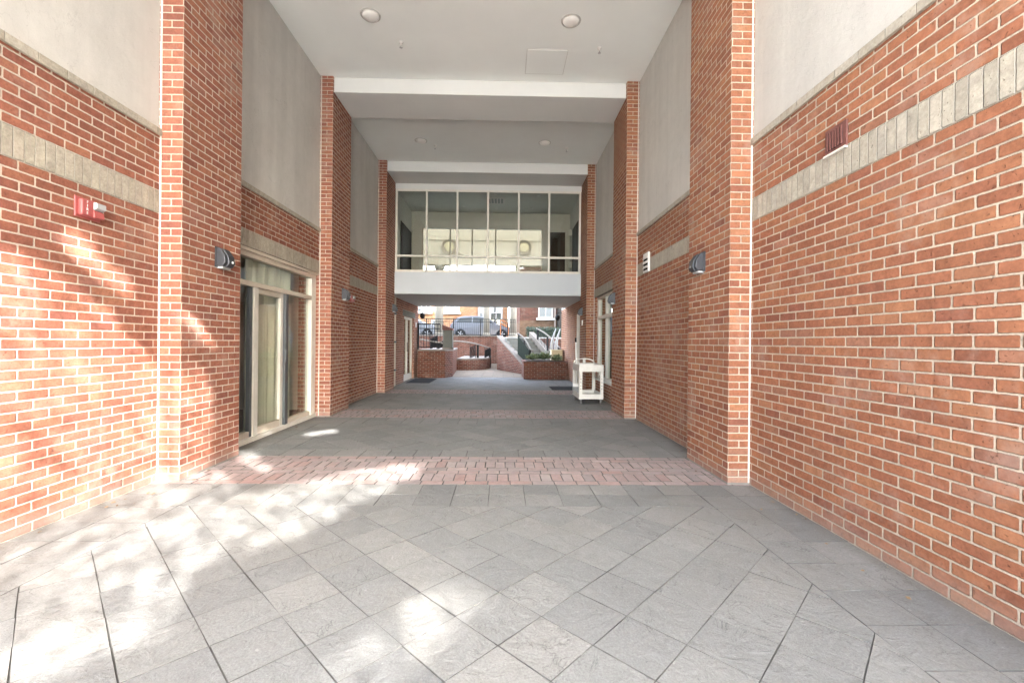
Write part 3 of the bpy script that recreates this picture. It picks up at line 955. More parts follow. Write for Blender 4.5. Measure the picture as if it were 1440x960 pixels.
# ---------------------------------------------------------------- doors under the bridge
gd = empty('glazed_door', 'pale framed glazed entrance door under the bridge on the left', 'door')
def gb(name, x0, x1, y0, y1, z0, z1, m): 
    b = MB(); b.box(x0, x1, y0, y1, z0, z1); return b.build(name, m, gd)
dx0, dx1 = WL - 0.13, WL - 0.06
gb('frame', dx0, dx1, 14.203, 14.29, 0.0, 2.098, M['frame_l']); gb('frame', dx0, dx1, 15.66, 15.747, 0.0, 2.098, M['frame_l'])
gb('frame', dx0, dx1, 14.291, 15.659, 2.03, 2.098, M['frame_l']); gb('mullion', dx0, dx1, 14.95, 15.02, 0.0, 2.029, M['frame_l'])
gb('bottom_rail', dx0, dx1, 14.291, 14.949, 0.0, 0.2, M['frame_l']); gb('bottom_rail', dx0, dx1, 15.021, 15.659, 0.0, 0.2, M['frame_l'])
gb('pane', dx0 + 0.03, dx0 + 0.036, 14.291, 14.949, 0.201, 2.029, M['glass']); gb('pane', dx0 + 0.03, dx0 + 0.036, 15.021, 15.659, 0.201, 2.029, M['glass'])
gb('handle', dx1 + 0.001, dx1 + 0.045, 14.90, 14.93, 0.95, 1.25, M['steel'])
rd = empty('pale_door', 'pale grey door set back in the right brick wall under the bridge', 'door')
b = MB(); b.box(WR + 0.10, WR + 0.15, 13.225, 14.025, 0.0, 2.13); b.build('leaf', M['frame'], rd)
for a, c2 in ((13.152, 13.224), (14.026, 14.098)):
    b = MB(); b.box(WR + 0.03, WR + 0.16, a, c2, 0.0, 2.197); b.build('frame', M['frame_l'], rd)
b = MB(); b.box(WR + 0.03, WR + 0.16, 13.225, 14.025, 2.131, 2.197); b.build('frame', M['frame_l'], rd)
b = MB(); b.lathe([(0.0, 0), (0.03, 0.01), (0.03, 0.04), (0.0, 0.06)], (WR + 0.04, 13.32, 1.0), 'x', 12); b.build('handle', M['steel'], rd)

# ---------------------------------------------------------------- wall lamps
def lamp_shape(s):
    t = empty('wall_lamp', '', 'lamp')
    # body: back plate, sloped hood with a raised middle facet, lens below; faces +x, width along y
    prof = [(0.0, 0.118), (0.045, 0.118), (0.105, 0.03), (0.115, -0.055), (0.085, -0.10), (0.0, -0.10)]
    b = MB(); b.prism([(x * s, z) for x, z in prof], 'y', -0.10, 0.10, M['bronze'])
    b.build('housing', M['bronze'], t, bevel=0.008)
    b = MB(); b.prism([(x * s, z) for x, z in [(0.06, 0.112), (0.118, 0.03), (0.132, -0.055), (0.10, -0.105), (0.06, -0.105)]], 'y', -0.045, 0.075, M['bronze'])
    b.build('hood_rib', M['bronze'], t, bevel=0.006)
    b = MB(); b.box(min(0, 0.075 * s), max(0, 0.075 * s), -0.075, 0.075, -0.125, -0.102); b.build('lens', M['lens'], t)
    b = MB(); b.lathe([(0.0, 0.012), (0.014, 0.010), (0.016, 0.0)], (0.131 * s, 0.02, -0.045), 'x', 10); b.build('photocell', M['lens'], t)
    b = MB(); b.box(min(-0.012 * s, 0.012 * s) + 0.012 * s * 0.5, max(-0.012 * s, 0.012 * s) - 0.012 * s * 0.5 + abs(0.006), -0.115, 0.115, -0.115, 0.13); b.build('back_plate', M['bronze'], t)
    return t
LPX, RPX = WL + PP + 0.001, WR - PP - 0.001
lampL = lamp_shape(1); lampR = lamp_shape(-1)
lampL.location = (LPX, 4.69, 2.13); lampR.location = (RPX, 4.69, 2.15)
for q_ in (lampL, lampR): q_.scale = (0.85, 0.85, 0.85)
tag(lampL, 'dark grey wedge lamp on the left pier nearest the camera', group='wedge lamps on the brick piers')
tag(lampR, 'dark grey wedge lamp on the right pier nearest the camera', group='wedge lamps on the brick piers')
dup(lampL, (LPX, 8.26, 2.14), label='dark grey wedge lamp on the left pier just past the sliding door')
dup(lampR, (RPX, 8.42, 2.14), label='dark grey wedge lamp on the right pier in front of the curtained window')
dup(lampL, (LPX, 11.95, 2.17), label='dark grey wedge lamp on the left pier under the bridge fascia')
dup(lampR, (RPX, 11.85, 2.13), label='dark grey wedge lamp on the right pier under the bridge fascia')

# lanterns on the court ends of the walls
def lantern(x, y, z, s, label):
    t = empty('wall_lantern', label, 'lamp', (x, y, z), 0, 'round lanterns at the court end')
    b = MB(); b.tube([(0, 0, 0.16), (0.08 * s, 0, 0.20), (0.17 * s, 0, 0.14)], 0.015, m=M['black']); b.build('arm', M['black'], t)
    b = MB(); b.lathe([(0.0, 0.11), (0.07, 0.07), (0.095, 0.0), (0.08, -0.09), (0.035, -0.13), (0.0, -0.13)], (0.17 * s, 0, 0), 'z', 16); b.build('globe', M['black'], t)
lantern(WL + 0.002, 16.44, 2.26, 1, 'dark round lantern on the left wall end facing the courtyard')
lantern(WR - 0.002, 17.45, 2.30, -1, 'dark round lantern on the right wall end facing the courtyard')

# ---------------------------------------------------------------- fire alarms, vents, small plates
def alarm(y, z, label, text):
    t = empty('fire_alarm', label, 'alarm', (WL + 0.001, y, z), 0, 'red fire alarm boxes')
    b = MB(); b.box(0, 0.040, -0.080, 0.080, -0.060, 0.060); b.build('housing', M['red'], t, bevel=0.008)
    b = MB(); b.box(0.0, 0.012, -0.105, 0.10, -0.075, 0.075); b.build('back_box', M['red'], t, bevel=0.003)
    b = MB(); b.prism([(0.046, -0.005), (0.075, 0.01), (0.075, 0.05), (0.046, 0.058)], 'y', 0.0, 0.08, M['lens']); b.build('strobe', M['lens'], t, bevel=0.004)
    b = MB(); b.prism([(0.045, -0.062), (0.062, -0.058), (0.055, -0.012), (0.045, -0.008)], 'y', 0.0, 0.08, M['red']); b.build('sounder', M['red'], t)
    if text:
        for k, ch in enumerate('FIRE'):
            font(ch, 0.027, M['wht'], t, (0.0462, -0.045, 0.042 - 0.027 * k), (R(90), 0, R(90)))
    return t
alarm(3.42, 2.262, 'red fire alarm strobe lettered FIRE on the left wall nearest the camera', True)
alarm(9.23, 2.157, 'small red alarm strobe on the left wall between the second and third piers', True)

t = empty('wall_louvre', 'red-brown metal louvre with vertical slots above the right buff course', 'vent', (WR - 0.001, 3.04, 2.726))
b = MB(); b.box(-0.012, 0, -0.10, 0.10, -0.088, 0.088); b.build('frame', M['rust'], t, bevel=0.003)
b = MB(); b.box(-0.0135, -0.0125, -0.068, 0.068, -0.062, 0.062); b.build('opening', M['hole'], t)
for k in range(6):
    yy = -0.066 + 0.026 * k
    b = MB(); b.box(-0.022, -0.014, yy, yy + 0.011, -0.062, 0.062); b.build('blade', M['rust'], t)
b = MB(); b.box(-0.026, -0.0005, -0.10, 0.10, -0.104, -0.09); b.build('drip_ledge', M['frame_l'], t)
t = empty('wall_vent', 'white slatted vent cutting into the right buff course', 'vent', (WR - 0.005, 7.08, 2.585))
b = MB(); b.box(-0.03, 0, -0.13, 0.13, -0.155, 0.155); b.build('frame', M['wht'], t, bevel=0.004)
for k in range(3):
    z = -0.12 + 0.075 * k
    b = MB(); b.box(-0.032, -0.0305, -0.10, 0.10, z, z + 0.03); b.build('slot', M['hole'], t)
    b = MB(); b.prism([(-0.033, z + 0.031), (-0.052, z + 0.034), (-0.033, z + 0.06)], 'y', -0.10, 0.10, M['wht']); b.build('slat', M['wht'], t)
b = MB(); b.box(RPX - 0.02, RPX, 11.68, 11.80, 1.76, 1.90)
tag(b.build('wall_plate', M['wht'], bevel=0.004), 'small white plate under the lamp of the right pier behind the cart', 'plate')
b = MB(); b.box(WL + 0.001, WL + 0.02, 16.02, 16.16, 1.80, 1.98)
tag(b.build('wall_plate', M['wht'], bevel=0.004), 'small white plate beside the glazed door on the left', 'plate')

# downspout at the left pier beside the bridge
t = empty('downspout', 'pale grey downspout with dark brackets on the left wall under the bridge', 'pipe')
b = MB(); b.box(WL + 0.001, WL + 0.085, 12.72, 12.80, 0.02, SOF - 0.002); b.build('pipe', M['frame'], t, bevel=0.012)
for z in (0.45, 1.25, 2.05):
    b = MB(); b.box(WL + 0.001, WL + 0.098, 12.70, 12.82, z, z + 0.05); b.build('bracket', M['grey_stile'], t)

# ---------------------------------------------------------------- ceiling fixtures
def downlight():
    t = empty('downlight', '', 'light')
    b = MB(); b.lathe([(0.140, 0.0), (0.138, -0.006), (0.122, -0.008), (0.122, 0.0)], seg=32); b.build('trim_ring', M['gap'], t)
    b = MB(); b.lathe([(0.121, -0.002), (0.108, -0.022), (0.07, -0.038), (0.0, -0.046)], seg=32); b.build('dome_lens', M['dlens'], t)
    return t
dl = downlight()
dl.location = (-1.882, 6.217, ZC - 0.0005)
tag(dl, 'round recessed downlight on the left in the nearest ceiling bay', group='recessed ceiling downlights')
dup(dl, (0.907, 6.232, ZC - 0.0005), label='round recessed downlight on the right in the nearest ceiling bay')
dup(dl, (-1.89, 10.058, ZC - 0.0005), label='round recessed downlight on the left between the two beams')
dup(dl, (0.894, 10.048, ZC - 0.0005), label='round recessed downlight on the right between the two beams')
def sprinkler():
    t = empty('sprinkler', '', 'sprinkler')
    b = MB(); b.lathe([(0.035, 0.0), (0.032, -0.01), (0.012, -0.014), (0.012, -0.045), (0.0, -0.045)], seg=14); b.build('cup', M['wht'], t)
    b = MB(); b.lathe([(0.006, -0.046), (0.006, -0.075), (0.024, -0.078), (0.024, -0.082), (0.0, -0.082)], seg=14); b.build('deflector', M['chrome'], t)
    return t
sp = sprinkler(); sp.location = (-1.585, 6.764, ZC - 0.0005)
tag(sp, 'small ceiling sprinkler right of the near left downlight', group='ceiling sprinklers')
dup(sp, (1.428, 6.789, ZC - 0.0005), label='small ceiling sprinkler right of the near right downlight')
dup(sp, (-1.608, 10.30, ZC - 0.0005), label='small ceiling sprinkler right of the far left downlight')
dup(sp, (1.432, 10.32, ZC - 0.0005), label='small ceiling sprinkler right of the far right downlight')
b = MB()
x0, x1, y0, y1 = 0.333, 0.95, 6.86, 7.47
b.box(x0, x1, y0, y1, ZC - 0.006, ZC - 0.0005)
ap = b.build('access_panel', M['ceiling'], bevel=0.002)
tag(ap, 'square flush access panel in the ceiling by the near right sprinkler', 'panel')
b = MB()
for a in ((x0 - 0.012, x1 + 0.012, y0 - 0.012, y0 - 0.004), (x0 - 0.012, x1 + 0.012, y1 + 0.004, y1 + 0.012), (x0 - 0.012, x0 - 0.004, y0 - 0.003, y1 + 0.003), (x1 + 0.004, x1 + 0.012, y0 - 0.003, y1 + 0.003)):
    b.box(*a, ZC - 0.0022, ZC - 0.0006)
b.build('edge_gap', M['gap'], ap)

# ---------------------------------------------------------------- utility cart with a broom
ct = empty('utility_cart', 'beige plastic two shelf utility cart beside the right wall', 'cart', (1.62, 9.42, 0))
CW, CL = 0.52, 0.90
def tray(name, z0, z1, floor):
    b = MB(); t_ = 0.028
    b.box(0, CW, 0, t_, z0, z1); b.box(0, CW, CL - t_, CL, z0, z1)
    b.box(0, t_, t_, CL - t_, z0, z1); b.box(CW - t_, CW, t_, CL - t_, z0, z1)
    b.box(t_, CW - t_, t_, CL - t_, floor, floor + 0.02)
    return b.build(name, M['cart'], ct, bevel=0.006)
tray('top_shelf', 0.685, 0.835, 0.75)
tray('bottom_shelf', 0.105, 0.215, 0.12)
for x, y, sx, sy in ((0, 0, 1, 1), (CW, 0, -1, 1), (0, CL, 1, -1), (CW, CL, -1, -1)):
    b = MB(); w_ = 0.068; th = 0.02
    lx = sorted((x + 0.002 * sx, x + w_ * sx)); ly = sorted((y + 0.002 * sy, y + th * sy))
    b.box(lx[0], lx[1], ly[0], ly[1], 0.2151, 0.6849, M['cart'])
    lx2 = sorted((x + 0.002 * sx, x + th * sx)); ly2 = sorted((y + (th + 0.0005) * sy, y + w_ * sy))
    b.box(lx2[0], lx2[1], ly2[0], ly2[1], 0.2151, 0.6849, M['cart'])
    for z in (0.32, 0.39, 0.46, 0.53):
        xm = x + 0.036 * sx
        b.lathe([(0.009, -0.001), (0.009, 0.001)], (xm, y + (0.0005 if sy > 0 else -0.0005), z), 'y', 10, M['hole'])
    b.build('leg', None, ct)
for x, y in ((0.05, 0.06), (CW - 0.05, 0.06), (0.05, CL - 0.06), (CW - 0.05, CL - 0.06)):
    f = MB(); f.box(x - 0.018, x + 0.018, y - 0.02, y + 0.02, 0.055, 0.1045); fo = f.build('castor_fork', M['castor'], ct)
    w = MB(); w.lathe([(0.0, -0.014), (0.04, -0.014), (0.045, -0.008), (0.045, 0.008), (0.04, 0.014), (0.0, 0.014)], (x, y, 0.047), 'x', 18)
    w.build('wheel', M['castor'], fo)
hp = []
for i in range(13):
    a = math.pi * i / 12
    hp.append((CW / 2 - 0.235 * math.cos(a), CL - 0.03 + 0.03 * math.sin(a), 0.83 + 0.105 * math.sin(a) ** 0.8))
b = MB(); b.tube(hp, 0.017, 10); b.build('handle', M['cart'], ct)
b = MB(); b.box(CW / 2 - 0.03, CW / 2 + 0.03, CL - 0.045, CL - 0.005, 0.836, 0.925); b.build('handle_bracket', M['cart'], ct, bevel=0.006)
bm_t = empty('broom', 'white handled broom standing upright on the cart', 'broom', (1.70, 10.22, 0.142))
b = MB(); b.tube([(0, 0, 0.22), (-0.025, 0.02, 1.17)], 0.016, 10); b.build('pole', M['wht'], bm_t)
b = MB(); b.tube([(-0.0252, 0.0201, 1.171), (-0.027, 0.0215, 1.27)], 0.019, 10); b.build('grip', M['black'], bm_t)
b = MB(); b.box(-0.09, 0.09, -0.022, 0.022, 0.15, 0.22); b.build('head', M['wht'], bm_t, bevel=0.008)
b = MB(); b.box(-0.085, 0.085, -0.018, 0.018, 0.0, 0.1495); b.build('bristles', M['castor'], bm_t)

# dry leaves and grit gathered along the foot of the walls
lt_ = MB()
for i in range(150):
    side = random.random() < 0.5
    x = (WL + 0.02 + abs(random.gauss(0, 0.10))) if side else (WR - 0.02 - abs(random.gauss(0, 0.10)))
    y = random.uniform(1.2, 11.0)
    for a_ in (pl if side else pr):
        if a_ - 0.05 < y < a_ + PW + 0.05: x += PP if side else -PP
    c_ = Vector((x, y, 0.006)); an = random.uniform(0, 6.28); L_ = random.uniform(0.008, 0.028)
    d_ = Vector((math.cos(an), math.sin(an), random.uniform(-.15, .25))) * L_; e_ = Vector((-math.sin(an), math.cos(an), random.uniform(-.2, .3))) * L_ * 0.5
    lt_.polys([c_ - d_, c_ + e_ + Vector((0, 0, .004)), c_ + d_, c_ - e_], [(0, 1, 2, 3)])
M['dry'] = mat_leaf('dry_leaves', (0.10, 0.06, 0.03), (0.26, 0.18, 0.10))
tag(lt_.build('leaf_litter', M['dry']), 'scattered dry leaf bits along the foot of the walls', kind='stuff')

# door mats
def doormat(x0, x1, y0, y1, label):
    b = MB(); b.box(x0, x1, y0, y1, 0.003, 0.016)
    tag(b.build('doormat', M['mat'], bevel=0.004), label, 'doormat', 'dark doormats under the bridge')
doormat(-3.02, -2.28, 13.9, 15.5, 'dark doormat in front of the glazed door on the left')
doormat(1.36, 2.24, 12.2, 13.1, 'dark doormat by the right wall behind the cart')

# ---------------------------------------------------------------- courtyard
ZS = 1.50                                    # street level
# street deck, landing
b = MB(); b.box(-40, 40, 27.32, 120, -0.1, ZS); tag(b.build('street', M['asphalt']), kind='structure')
b = MB(); b.box(-40, 40, 27.30, 28.6, ZS, ZS + 0.12); tag(b.build('pavement', M['concrete']), kind='structure')
rw_ = empty('retaining_wall', 'dark brick retaining wall below the parked silver car', 'wall')
b = MB(); b.box(-9, -0.25, 27.0, 27.29, -0.05, 1.62); b.build('brickwork', M['brick_d'], rw_)
b = MB(); b.box(-9, -0.25, 26.97, 27.29, 1.62, 1.70); b.build('coping', M['coping'], rw_)
# sloped wing wall left of the stairs
ww = empty('sloped_wing_wall', 'sloped dark brick wing wall with pale coping left of the steps', 'wall')
pA, pB = Vector((-0.17, 21.25, 0)), Vector((0.93, 18.2, 0))
dd = (pB - pA).normalized(); nn = Vector((dd.y, -dd.x, 0)) * 0.14
def slab_between(p, q, z0p, z1p, z0q, z1q, half):
    d = (q - p).normalized(); nv = Vector((d.y, -d.x, 0)) * half
    vs = [p + nv + Vector((0, 0, z0p)), q + nv + Vector((0, 0, z0q)), q - nv + Vector((0, 0, z0q)), p - nv + Vector((0, 0, z0p)),
          p + nv + Vector((0, 0, z1p)), q + nv + Vector((0, 0, z1q)), q - nv + Vector((0, 0, z1q)), p - nv + Vector((0, 0, z1p))]
    L = (q - p).length
    mb = MB()
    for f in ((0, 1, 5, 4), (1, 2, 6, 5), (2, 3, 7, 6), (3, 0, 4, 7), (4, 5, 6, 7), (3, 2, 1, 0)):
        pts = [vs[i] for i in f]
        uv = [((v - p).dot(d), v.z) for v in pts]
        if f in ((1, 2, 6, 5), (3, 0, 4, 7)): uv = [(v.x, v.z) for v in pts]
        mb.face(pts, uv)
    return mb
slab_between(pA, pB, -0.05, 1.54, -0.05, 0.34, 0.12).build('brickwork', M['brick_d'], ww)
slab_between(pA, pB, 1.54, 1.61, 0.34, 0.41, 0.14).build('coping', M['coping'], ww)

# steps, turned about 20 degrees, rising to the street landing
st = empty('stairs', 'stone steps rising from the paving to the street on the right', 'stairs', (1.62, 18.35, 0), R(20.4))
ns, rise, tread = 9, 0.1667, 0.31
for k in range(ns):
    b = MB(); b.box(-0.62, 0.62, k * tread, ns * tread, k * rise + (0.0 if k else -0.05), (k + 1) * rise - 0.0005 if k < ns - 1 else (k + 1) * rise)
    b.build('step', M['stone'], st, bevel=0.01)
b = MB(); b.prism([(-0.15, -0.05), (-0.15, 0.30), (0.25, 0.62), (ns * tread, 1.80), (ns * tread, -0.05)], 'x', 0.622, 0.87); b.build('cheek_wall', M['coping'], st)
b = MB(); b.box(-0.20, 3.4, 21.4, 27.295, -0.1, ZS - 0.004); tag(b.build('landing', M['brick_d']), kind='structure')

def rail_set(side, label, panel):
    """sloped stair railing, local to the steps"""
    t = empty('stair_railing', label, 'railing', (1.62, 18.35, 0), R(20.4), 'stair railings in the courtyard')
    x = 0.70 if side > 0 else -0.58
    zb = 0.75 if side > 0 else 0.10
    def zz(y): return 0.50 * y + 1.08 if side < 0 else 0.38 * y + 1.16
    y0, y1 = (-0.05, 1.15) if side < 0 else (-0.1, 2.0)
    pts = [(x, y0 - 0.28, zz(y0) - 0.10)] + [(x, y0 + (y1 - y0) * k / 8, zz(y0 + (y1 - y0) * k / 8) + 0.10 * math.sin(math.pi * k / 8)) for k in range(9)] + [(x, y1 + 0.12, zz(y1) + 0.03)]
    b = MB(); b.tube(pts, 0.032, 10); b.build('handrail', M['steel'], t)
    for y in (y0, (y0 + y1) / 2, y1):
        b = MB(); b.box(x - 0.03, x + 0.03, y - 0.03, y + 0.03, min(max(0.0, 0.53 * y), zz(y) - 0.3), zz(y) + 0.02); b.build('post', M['black'], t)
    for k in range(1, 14):
        y = y0 + (y1 - y0) * k / 14
        if k == 7: continue
        b = MB(); b.tube([(x, y, max(0.02, 0.53 * y + 0.02)), (x, y, zz(y) + 0.06)], 0.011, 6); b.build('baluster', M['black'], t)
    if panel:
        b = MB(); b.prism([(y0, 0.02), (y1, 0.53 * y1 + 0.02), (y1, zz(y1) - 0.08), (y0, zz(y0) - 0.08)], 'x', x - 0.05, x - 0.033); b.build('mesh_panel', M['panel'], t)
    return t
rail_set(-1, 'left stair railing with a dark infill panel and pale handrail', True)
rail_set(1, 'right stair railing with black balusters and curved pale handrail', False)

# planters
pl1 = empty('brick_planter', 'tall red brick planter box under the black railing on the left', 'planter')
b = MB(); b.prism([(-3.12, 15.98), (-2.10, 15.98), (-1.78, 17.0), (-2.10, 21.0), (-3.12, 21.0)], 'z', -0.05, 0.96)
bo = MB()
P = [(-3.12, 16.52), (-3.06, 16.02), (-2.08, 16.02), (-1.88, 16.7), (-2.15, 21.0), (-3.12, 21.0)]
u = 0.0
for i in range(len(P)):
    a, c2 = P[i], P[(i + 1) % len(P)]
    L = math.dist(a, c2)
    bo.face([(a[0], a[1], -0.05), (c2[0], c2[1], -0.05), (c2[0], c2[1], 0.95), (a[0], a[1], 0.95)], [(u, -0.05), (u + L, -0.05), (u + L, 0.95), (u, 0.95)])
    u += L
bo.build('brickwork', M['brick_d'], pl1)
b = MB(); b.prism([(x + (0.02 if x > -2.5 else 0), y) for x, y in P], 'z', 0.951, 1.01); b.build('coping', M['coping'], pl1)
pl2 = empty('curved_planter', 'low curved brick planter with a pale coping behind the tall planter', 'planter')
P = [(-2.12, 20.45)] + [(-2.12 + 1.48 * math.sin(a) , 20.45 + 2.3 * (1 - math.cos(a)) - 0.35 * math.sin(a)) for a in [math.pi / 2 * k / 10 for k in range(1, 11)]] + [(-0.64, 24.5), (-2.12, 24.5)]
bo = MB(); u = 0
for i in range(len(P)):
    a, c2 = P[i], P[(i + 1) % len(P)]
    L = math.dist(a, c2)
    bo.face([(a[0], a[1], -0.05), (c2[0], c2[1], -0.05), (c2[0], c2[1], 0.46), (a[0], a[1], 0.46)], [(u, -0.05), (u + L, -0.05), (u + L, 0.46), (u, 0.46)])
    u += L
bo.build('brickwork', M['brick_d'], pl2)
b = MB(); b.prism(P, 'z', 0.461, 0.53); b.build('coping', M['coping'], pl2)
pl3 = empty('brick_planter', 'low red brick planter with green plants on the right', 'planter')
bo = MB(); bo.box(0.74, WR - 0.004, 15.72, 17.5, -0.05, 0.56); bo.build('brickwork', M['brick_d'], pl3)
b = MB(); b.box(0.72, WR - 0.004, 15.70, 17.52, 0.561, 0.62)
b.build('coping', M['brick_d'], pl3)
b = MB(); b.box(0.85, WR - 0.12, 15.85, 17.4, 0.6205, 0.635); b.build('soil', M['soil'], pl3)
# plants
def leafy(name, label, group, c, rx, ry, h, n, size, m):
    mb = MB()
    for i in range(n):
        a = random.uniform(0, 2 * math.pi); rr = math.sqrt(random.random())
        base = Vector((rr * rx * 0.35 * math.cos(a), rr * ry * 0.35 * math.sin(a), 0))
        tip = Vector((rr * rx * math.cos(a), rr * ry * math.sin(a), h * random.uniform(0.45, 1.0) * (1.1 - 0.5 * rr)))
        p = base.lerp(tip, random.uniform(0.35, 1.0))
        d = (tip - base).normalized() + Vector((random.uniform(-.5, .5), random.uniform(-.5, .5), random.uniform(-.3, .4)))
        d.normalize()
        s_ = d.cross(Vector((random.uniform(-1, 1), random.uniform(-1, 1), 1))).normalized() * size * 0.3
        L = size * random.uniform(0.7, 1.3)
        mb.polys([p, p + d * L * 0.5 + s_, p + d * L, p + d * L * 0.5 - s_], [(0, 1, 2, 3)], m)
    o = mb.build('foliage', None)
    t = empty(name, label, 'plant', c, 0, group)
    o.parent = t
    k = MB()
    for i in range(5):
        a = i * 1.26
        k.tube([(0, 0, 0), (rx * 0.4 * math.cos(a), ry * 0.4 * math.sin(a), h * 0.6)], 0.006, 5)
    k.build('stem', M['plant'], t)
leafy('planter_plant', 'spiky pale green plant at the left end of the right planter', 'plants in the right planter', (1.08, 16.2, 0.633), 0.22, 0.3, 0.26, 170, 0.11, M['plant'])
leafy('planter_plant', 'bushy green plant in the middle of the right planter', 'plants in the right planter', (1.5, 16.35, 0.633), 0.26, 0.35, 0.32, 220, 0.12, M['plant'])
leafy('planter_plant', 'green plant in front of the cream box in the right planter', 'plants in the right planter', (1.95, 16.1, 0.633), 0.2, 0.25, 0.24, 160, 0.10, M['plant'])
# cream box and the curved metal sculpture
b = MB(); b.box(1.82, 2.24, 16.75, 17.2, 0.634, 1.0)
bx = b.build('planter_box', M['boxc'], bevel=0.015); tag(bx, 'cream square box standing in the right planter', 'box')
b = MB(); b.box(1.80, 2.26, 16.73, 17.22, 1.001, 1.03); b.build('rim', M['boxc'], bx)
sc_ = empty('curved_sculpture', 'pair of tall curved grey metal blades by the right wall', 'sculpture', (2.12, 18.2, 0))
for sx, ph in ((-1, 0.0), (1, 0.4)):
    mb = MB(); pts = []
    for k in range(15):
        s_ = k / 14
        pts.append((-0.16 * math.sin(math.pi * s_) + (0.19 if sx > 0 else 0.0) + 0.03 * s_, 0.25 * ph, 0.15 + 1.72 * s_))
    n = len(pts); vs = []; fs = []
    for k, p in enumerate(pts):
        w_ = 0.018 + 0.055 * math.sin(math.pi * min(1, k / (n - 1)) ** 0.8)
        for a in range(8):
            an = 2 * math.pi * a / 8
            vs.append((p[0] + w_ * math.cos(an), p[1] + 0.03 * math.sin(an), p[2]))
    for k in range(n - 1):
        for a in range(8):
            b_ = (a + 1) % 8
            fs.append((k * 8 + a, k * 8 + b_, (k + 1) * 8 + b_, (k + 1) * 8 + a))
    fs += [tuple(range(7, -1, -1)), tuple(range((n - 1) * 8, n * 8))]
    mb.polys(vs, fs, M['sculpt'], True); mb.build('blade', None, sc_)
b = MB(); b.lathe([(0.22, 0.0), (0.20, 0.16), (0.0, 0.16)], (0.03, 0, 0), seg=20); b.build('plinth', M['stone'], sc_)

# railings in the courtyard
def balustrade(name, label, pts, zb, zt, step, group, mid=True, post_every=12):
    t = empty(name, label, 'railing', (0, 0, 0), 0, group)
    for zz in ([zt] if not mid else [zt, zb + 0.08, zt - 0.16]):
        b = MB()
        for a, c2 in zip(pts, pts[1:]):
            b.tube([(a[0], a[1], zz), (c2[0], c2[1], zz)], 0.022 if zz == zt else 0.015, 6)
        b.build('rail', M['black'], t)
    k = 0
    for a, c2 in zip(pts, pts[1:]):
        L = math.dist(a, c2); n = max(1, round(L / step))
        for i in range(n + 1):
            x = a[0] + (c2[0] - a[0]) * i / n; y = a[1] + (c2[1] - a[1]) * i / n
            if k % post_every == 0:
                b = MB(); b.box(x - 0.03, x + 0.03, y - 0.03, y + 0.03, zb, zt + 0.03); b.build('post', M['black'], t)
            else:
                b = MB(); b.tube([(x, y, zb + 0.05), (x, y, zt)], 0.010, 5); b.build('baluster', M['black'], t)
            k += 1
balustrade('iron_railing', 'black iron railing on top of the tall left planter', [(-3.10, 16.35), (-2.30, 16.35)], 1.01, 1.93, 0.105, 'black railings in the courtyard')
balustrade('iron_railing', 'long black iron railing at the street edge in front of the cars', [(-6.2, 26.75), (0.72, 26.75)], 1.70 if False else 1.66, 2.66, 0.115, 'black railings in the courtyard', True, 14)

def ramp_rail(label, P, posts):
    t = empty('ramp_handrail', label, 'railing', (0, 0, 0), 0, 'curved handrails by the curved planter')
    b = MB(); b.tube(P, 0.034, 10); b.build('handrail', M['steel'], t)
    for (x, y, z0, z1, tw) in posts:
        if tw:
            s_ = MB()
            for dx in (-0.13, 0.13): s_.tube([(x + dx, y, z0), (x + dx, y, z1)], 0.014, 6)
            n = 9
            for k in range(n):
                za = z0 + (z1 - z0 - 0.12) * k / n
                s_.tube([(x - 0.13, y, za), (x + 0.13, y, za + 0.13)], 0.022, 6)
            s_.build('lattice_post', M['black'], t)
        else:
            s_ = MB(); s_.box(x - 0.05, x + 0.05, y - 0.05, y + 0.05, z0, z1); s_.build('post', M['black'], t)
    return t
def arc(p0, p1, bow, n=10):
    out = []
    for k in range(n + 1):
        s_ = k / n
        out.append((p0[0] + (p1[0] - p0[0]) * s_, p0[1] + (p1[1] - p0[1]) * s_, p0[2] + (p1[2] - p0[2]) * s_ + bow * math.sin(math.pi * s_)))
    return out
ramp_rail('curved pale handrail on black lattice posts above the curved planter', arc((-2.3, 20.0, 1.33), (-0.62, 22.4, 0.97), 0.09),
          [(-1.45, 21.35, 0.53, 1.19, True), (-1.22, 21.6, 0.53, 1.16, False), (-0.78, 22.2, 0.53, 1.03, True), (-0.66, 22.4, 0.0, 0.97, False)])
ramp_rail('short pale handrail on dark posts before the sloped wing wall', arc((-0.02, 23.0, 1.06), (0.50, 20.6, 0.99), 0.02, 4),
          [(-0.07, 23.0, 0.0, 1.05, False), (0.12, 22.6, 0.0, 1.05, False), (0.50, 20.6, 0.0, 1.0, False), (0.38, 21.0, 0.0, 1.0, False)])
ramp_rail('pale ramp handrail with black lattice post behind the tall planter', arc((-3.3, 17.8, 1.38), (-2.28, 17.6, 1.22), 0.0, 4),
          [(-2.75, 17.7, 1.01, 1.55, True), (-2.45, 17.65, 1.01, 1.35, True)])

# cabinet and pier on the planter
cb = empty('utility_cabinet', 'grey green metal cabinet on the tall left planter', 'cabinet', (-2.09, 17.0, 1.011))
b = MB(); b.box(-0.18, 0.18, -0.15, 0.15, 0.06, 0.72); b.build('body', M['cabinet'], cb, bevel=0.01)
b = MB(); b.box(-0.20, 0.20, -0.17, 0.17, 0.0, 0.059); b.build('base', M['coping'], cb)
b = MB(); b.prism([(-0.20, 0.721), (0.20, 0.721), (0.20, 0.78), (-0.20, 0.92)], 'y', -0.17, 0.17); b.build('sloped_top', M['rust'], cb)

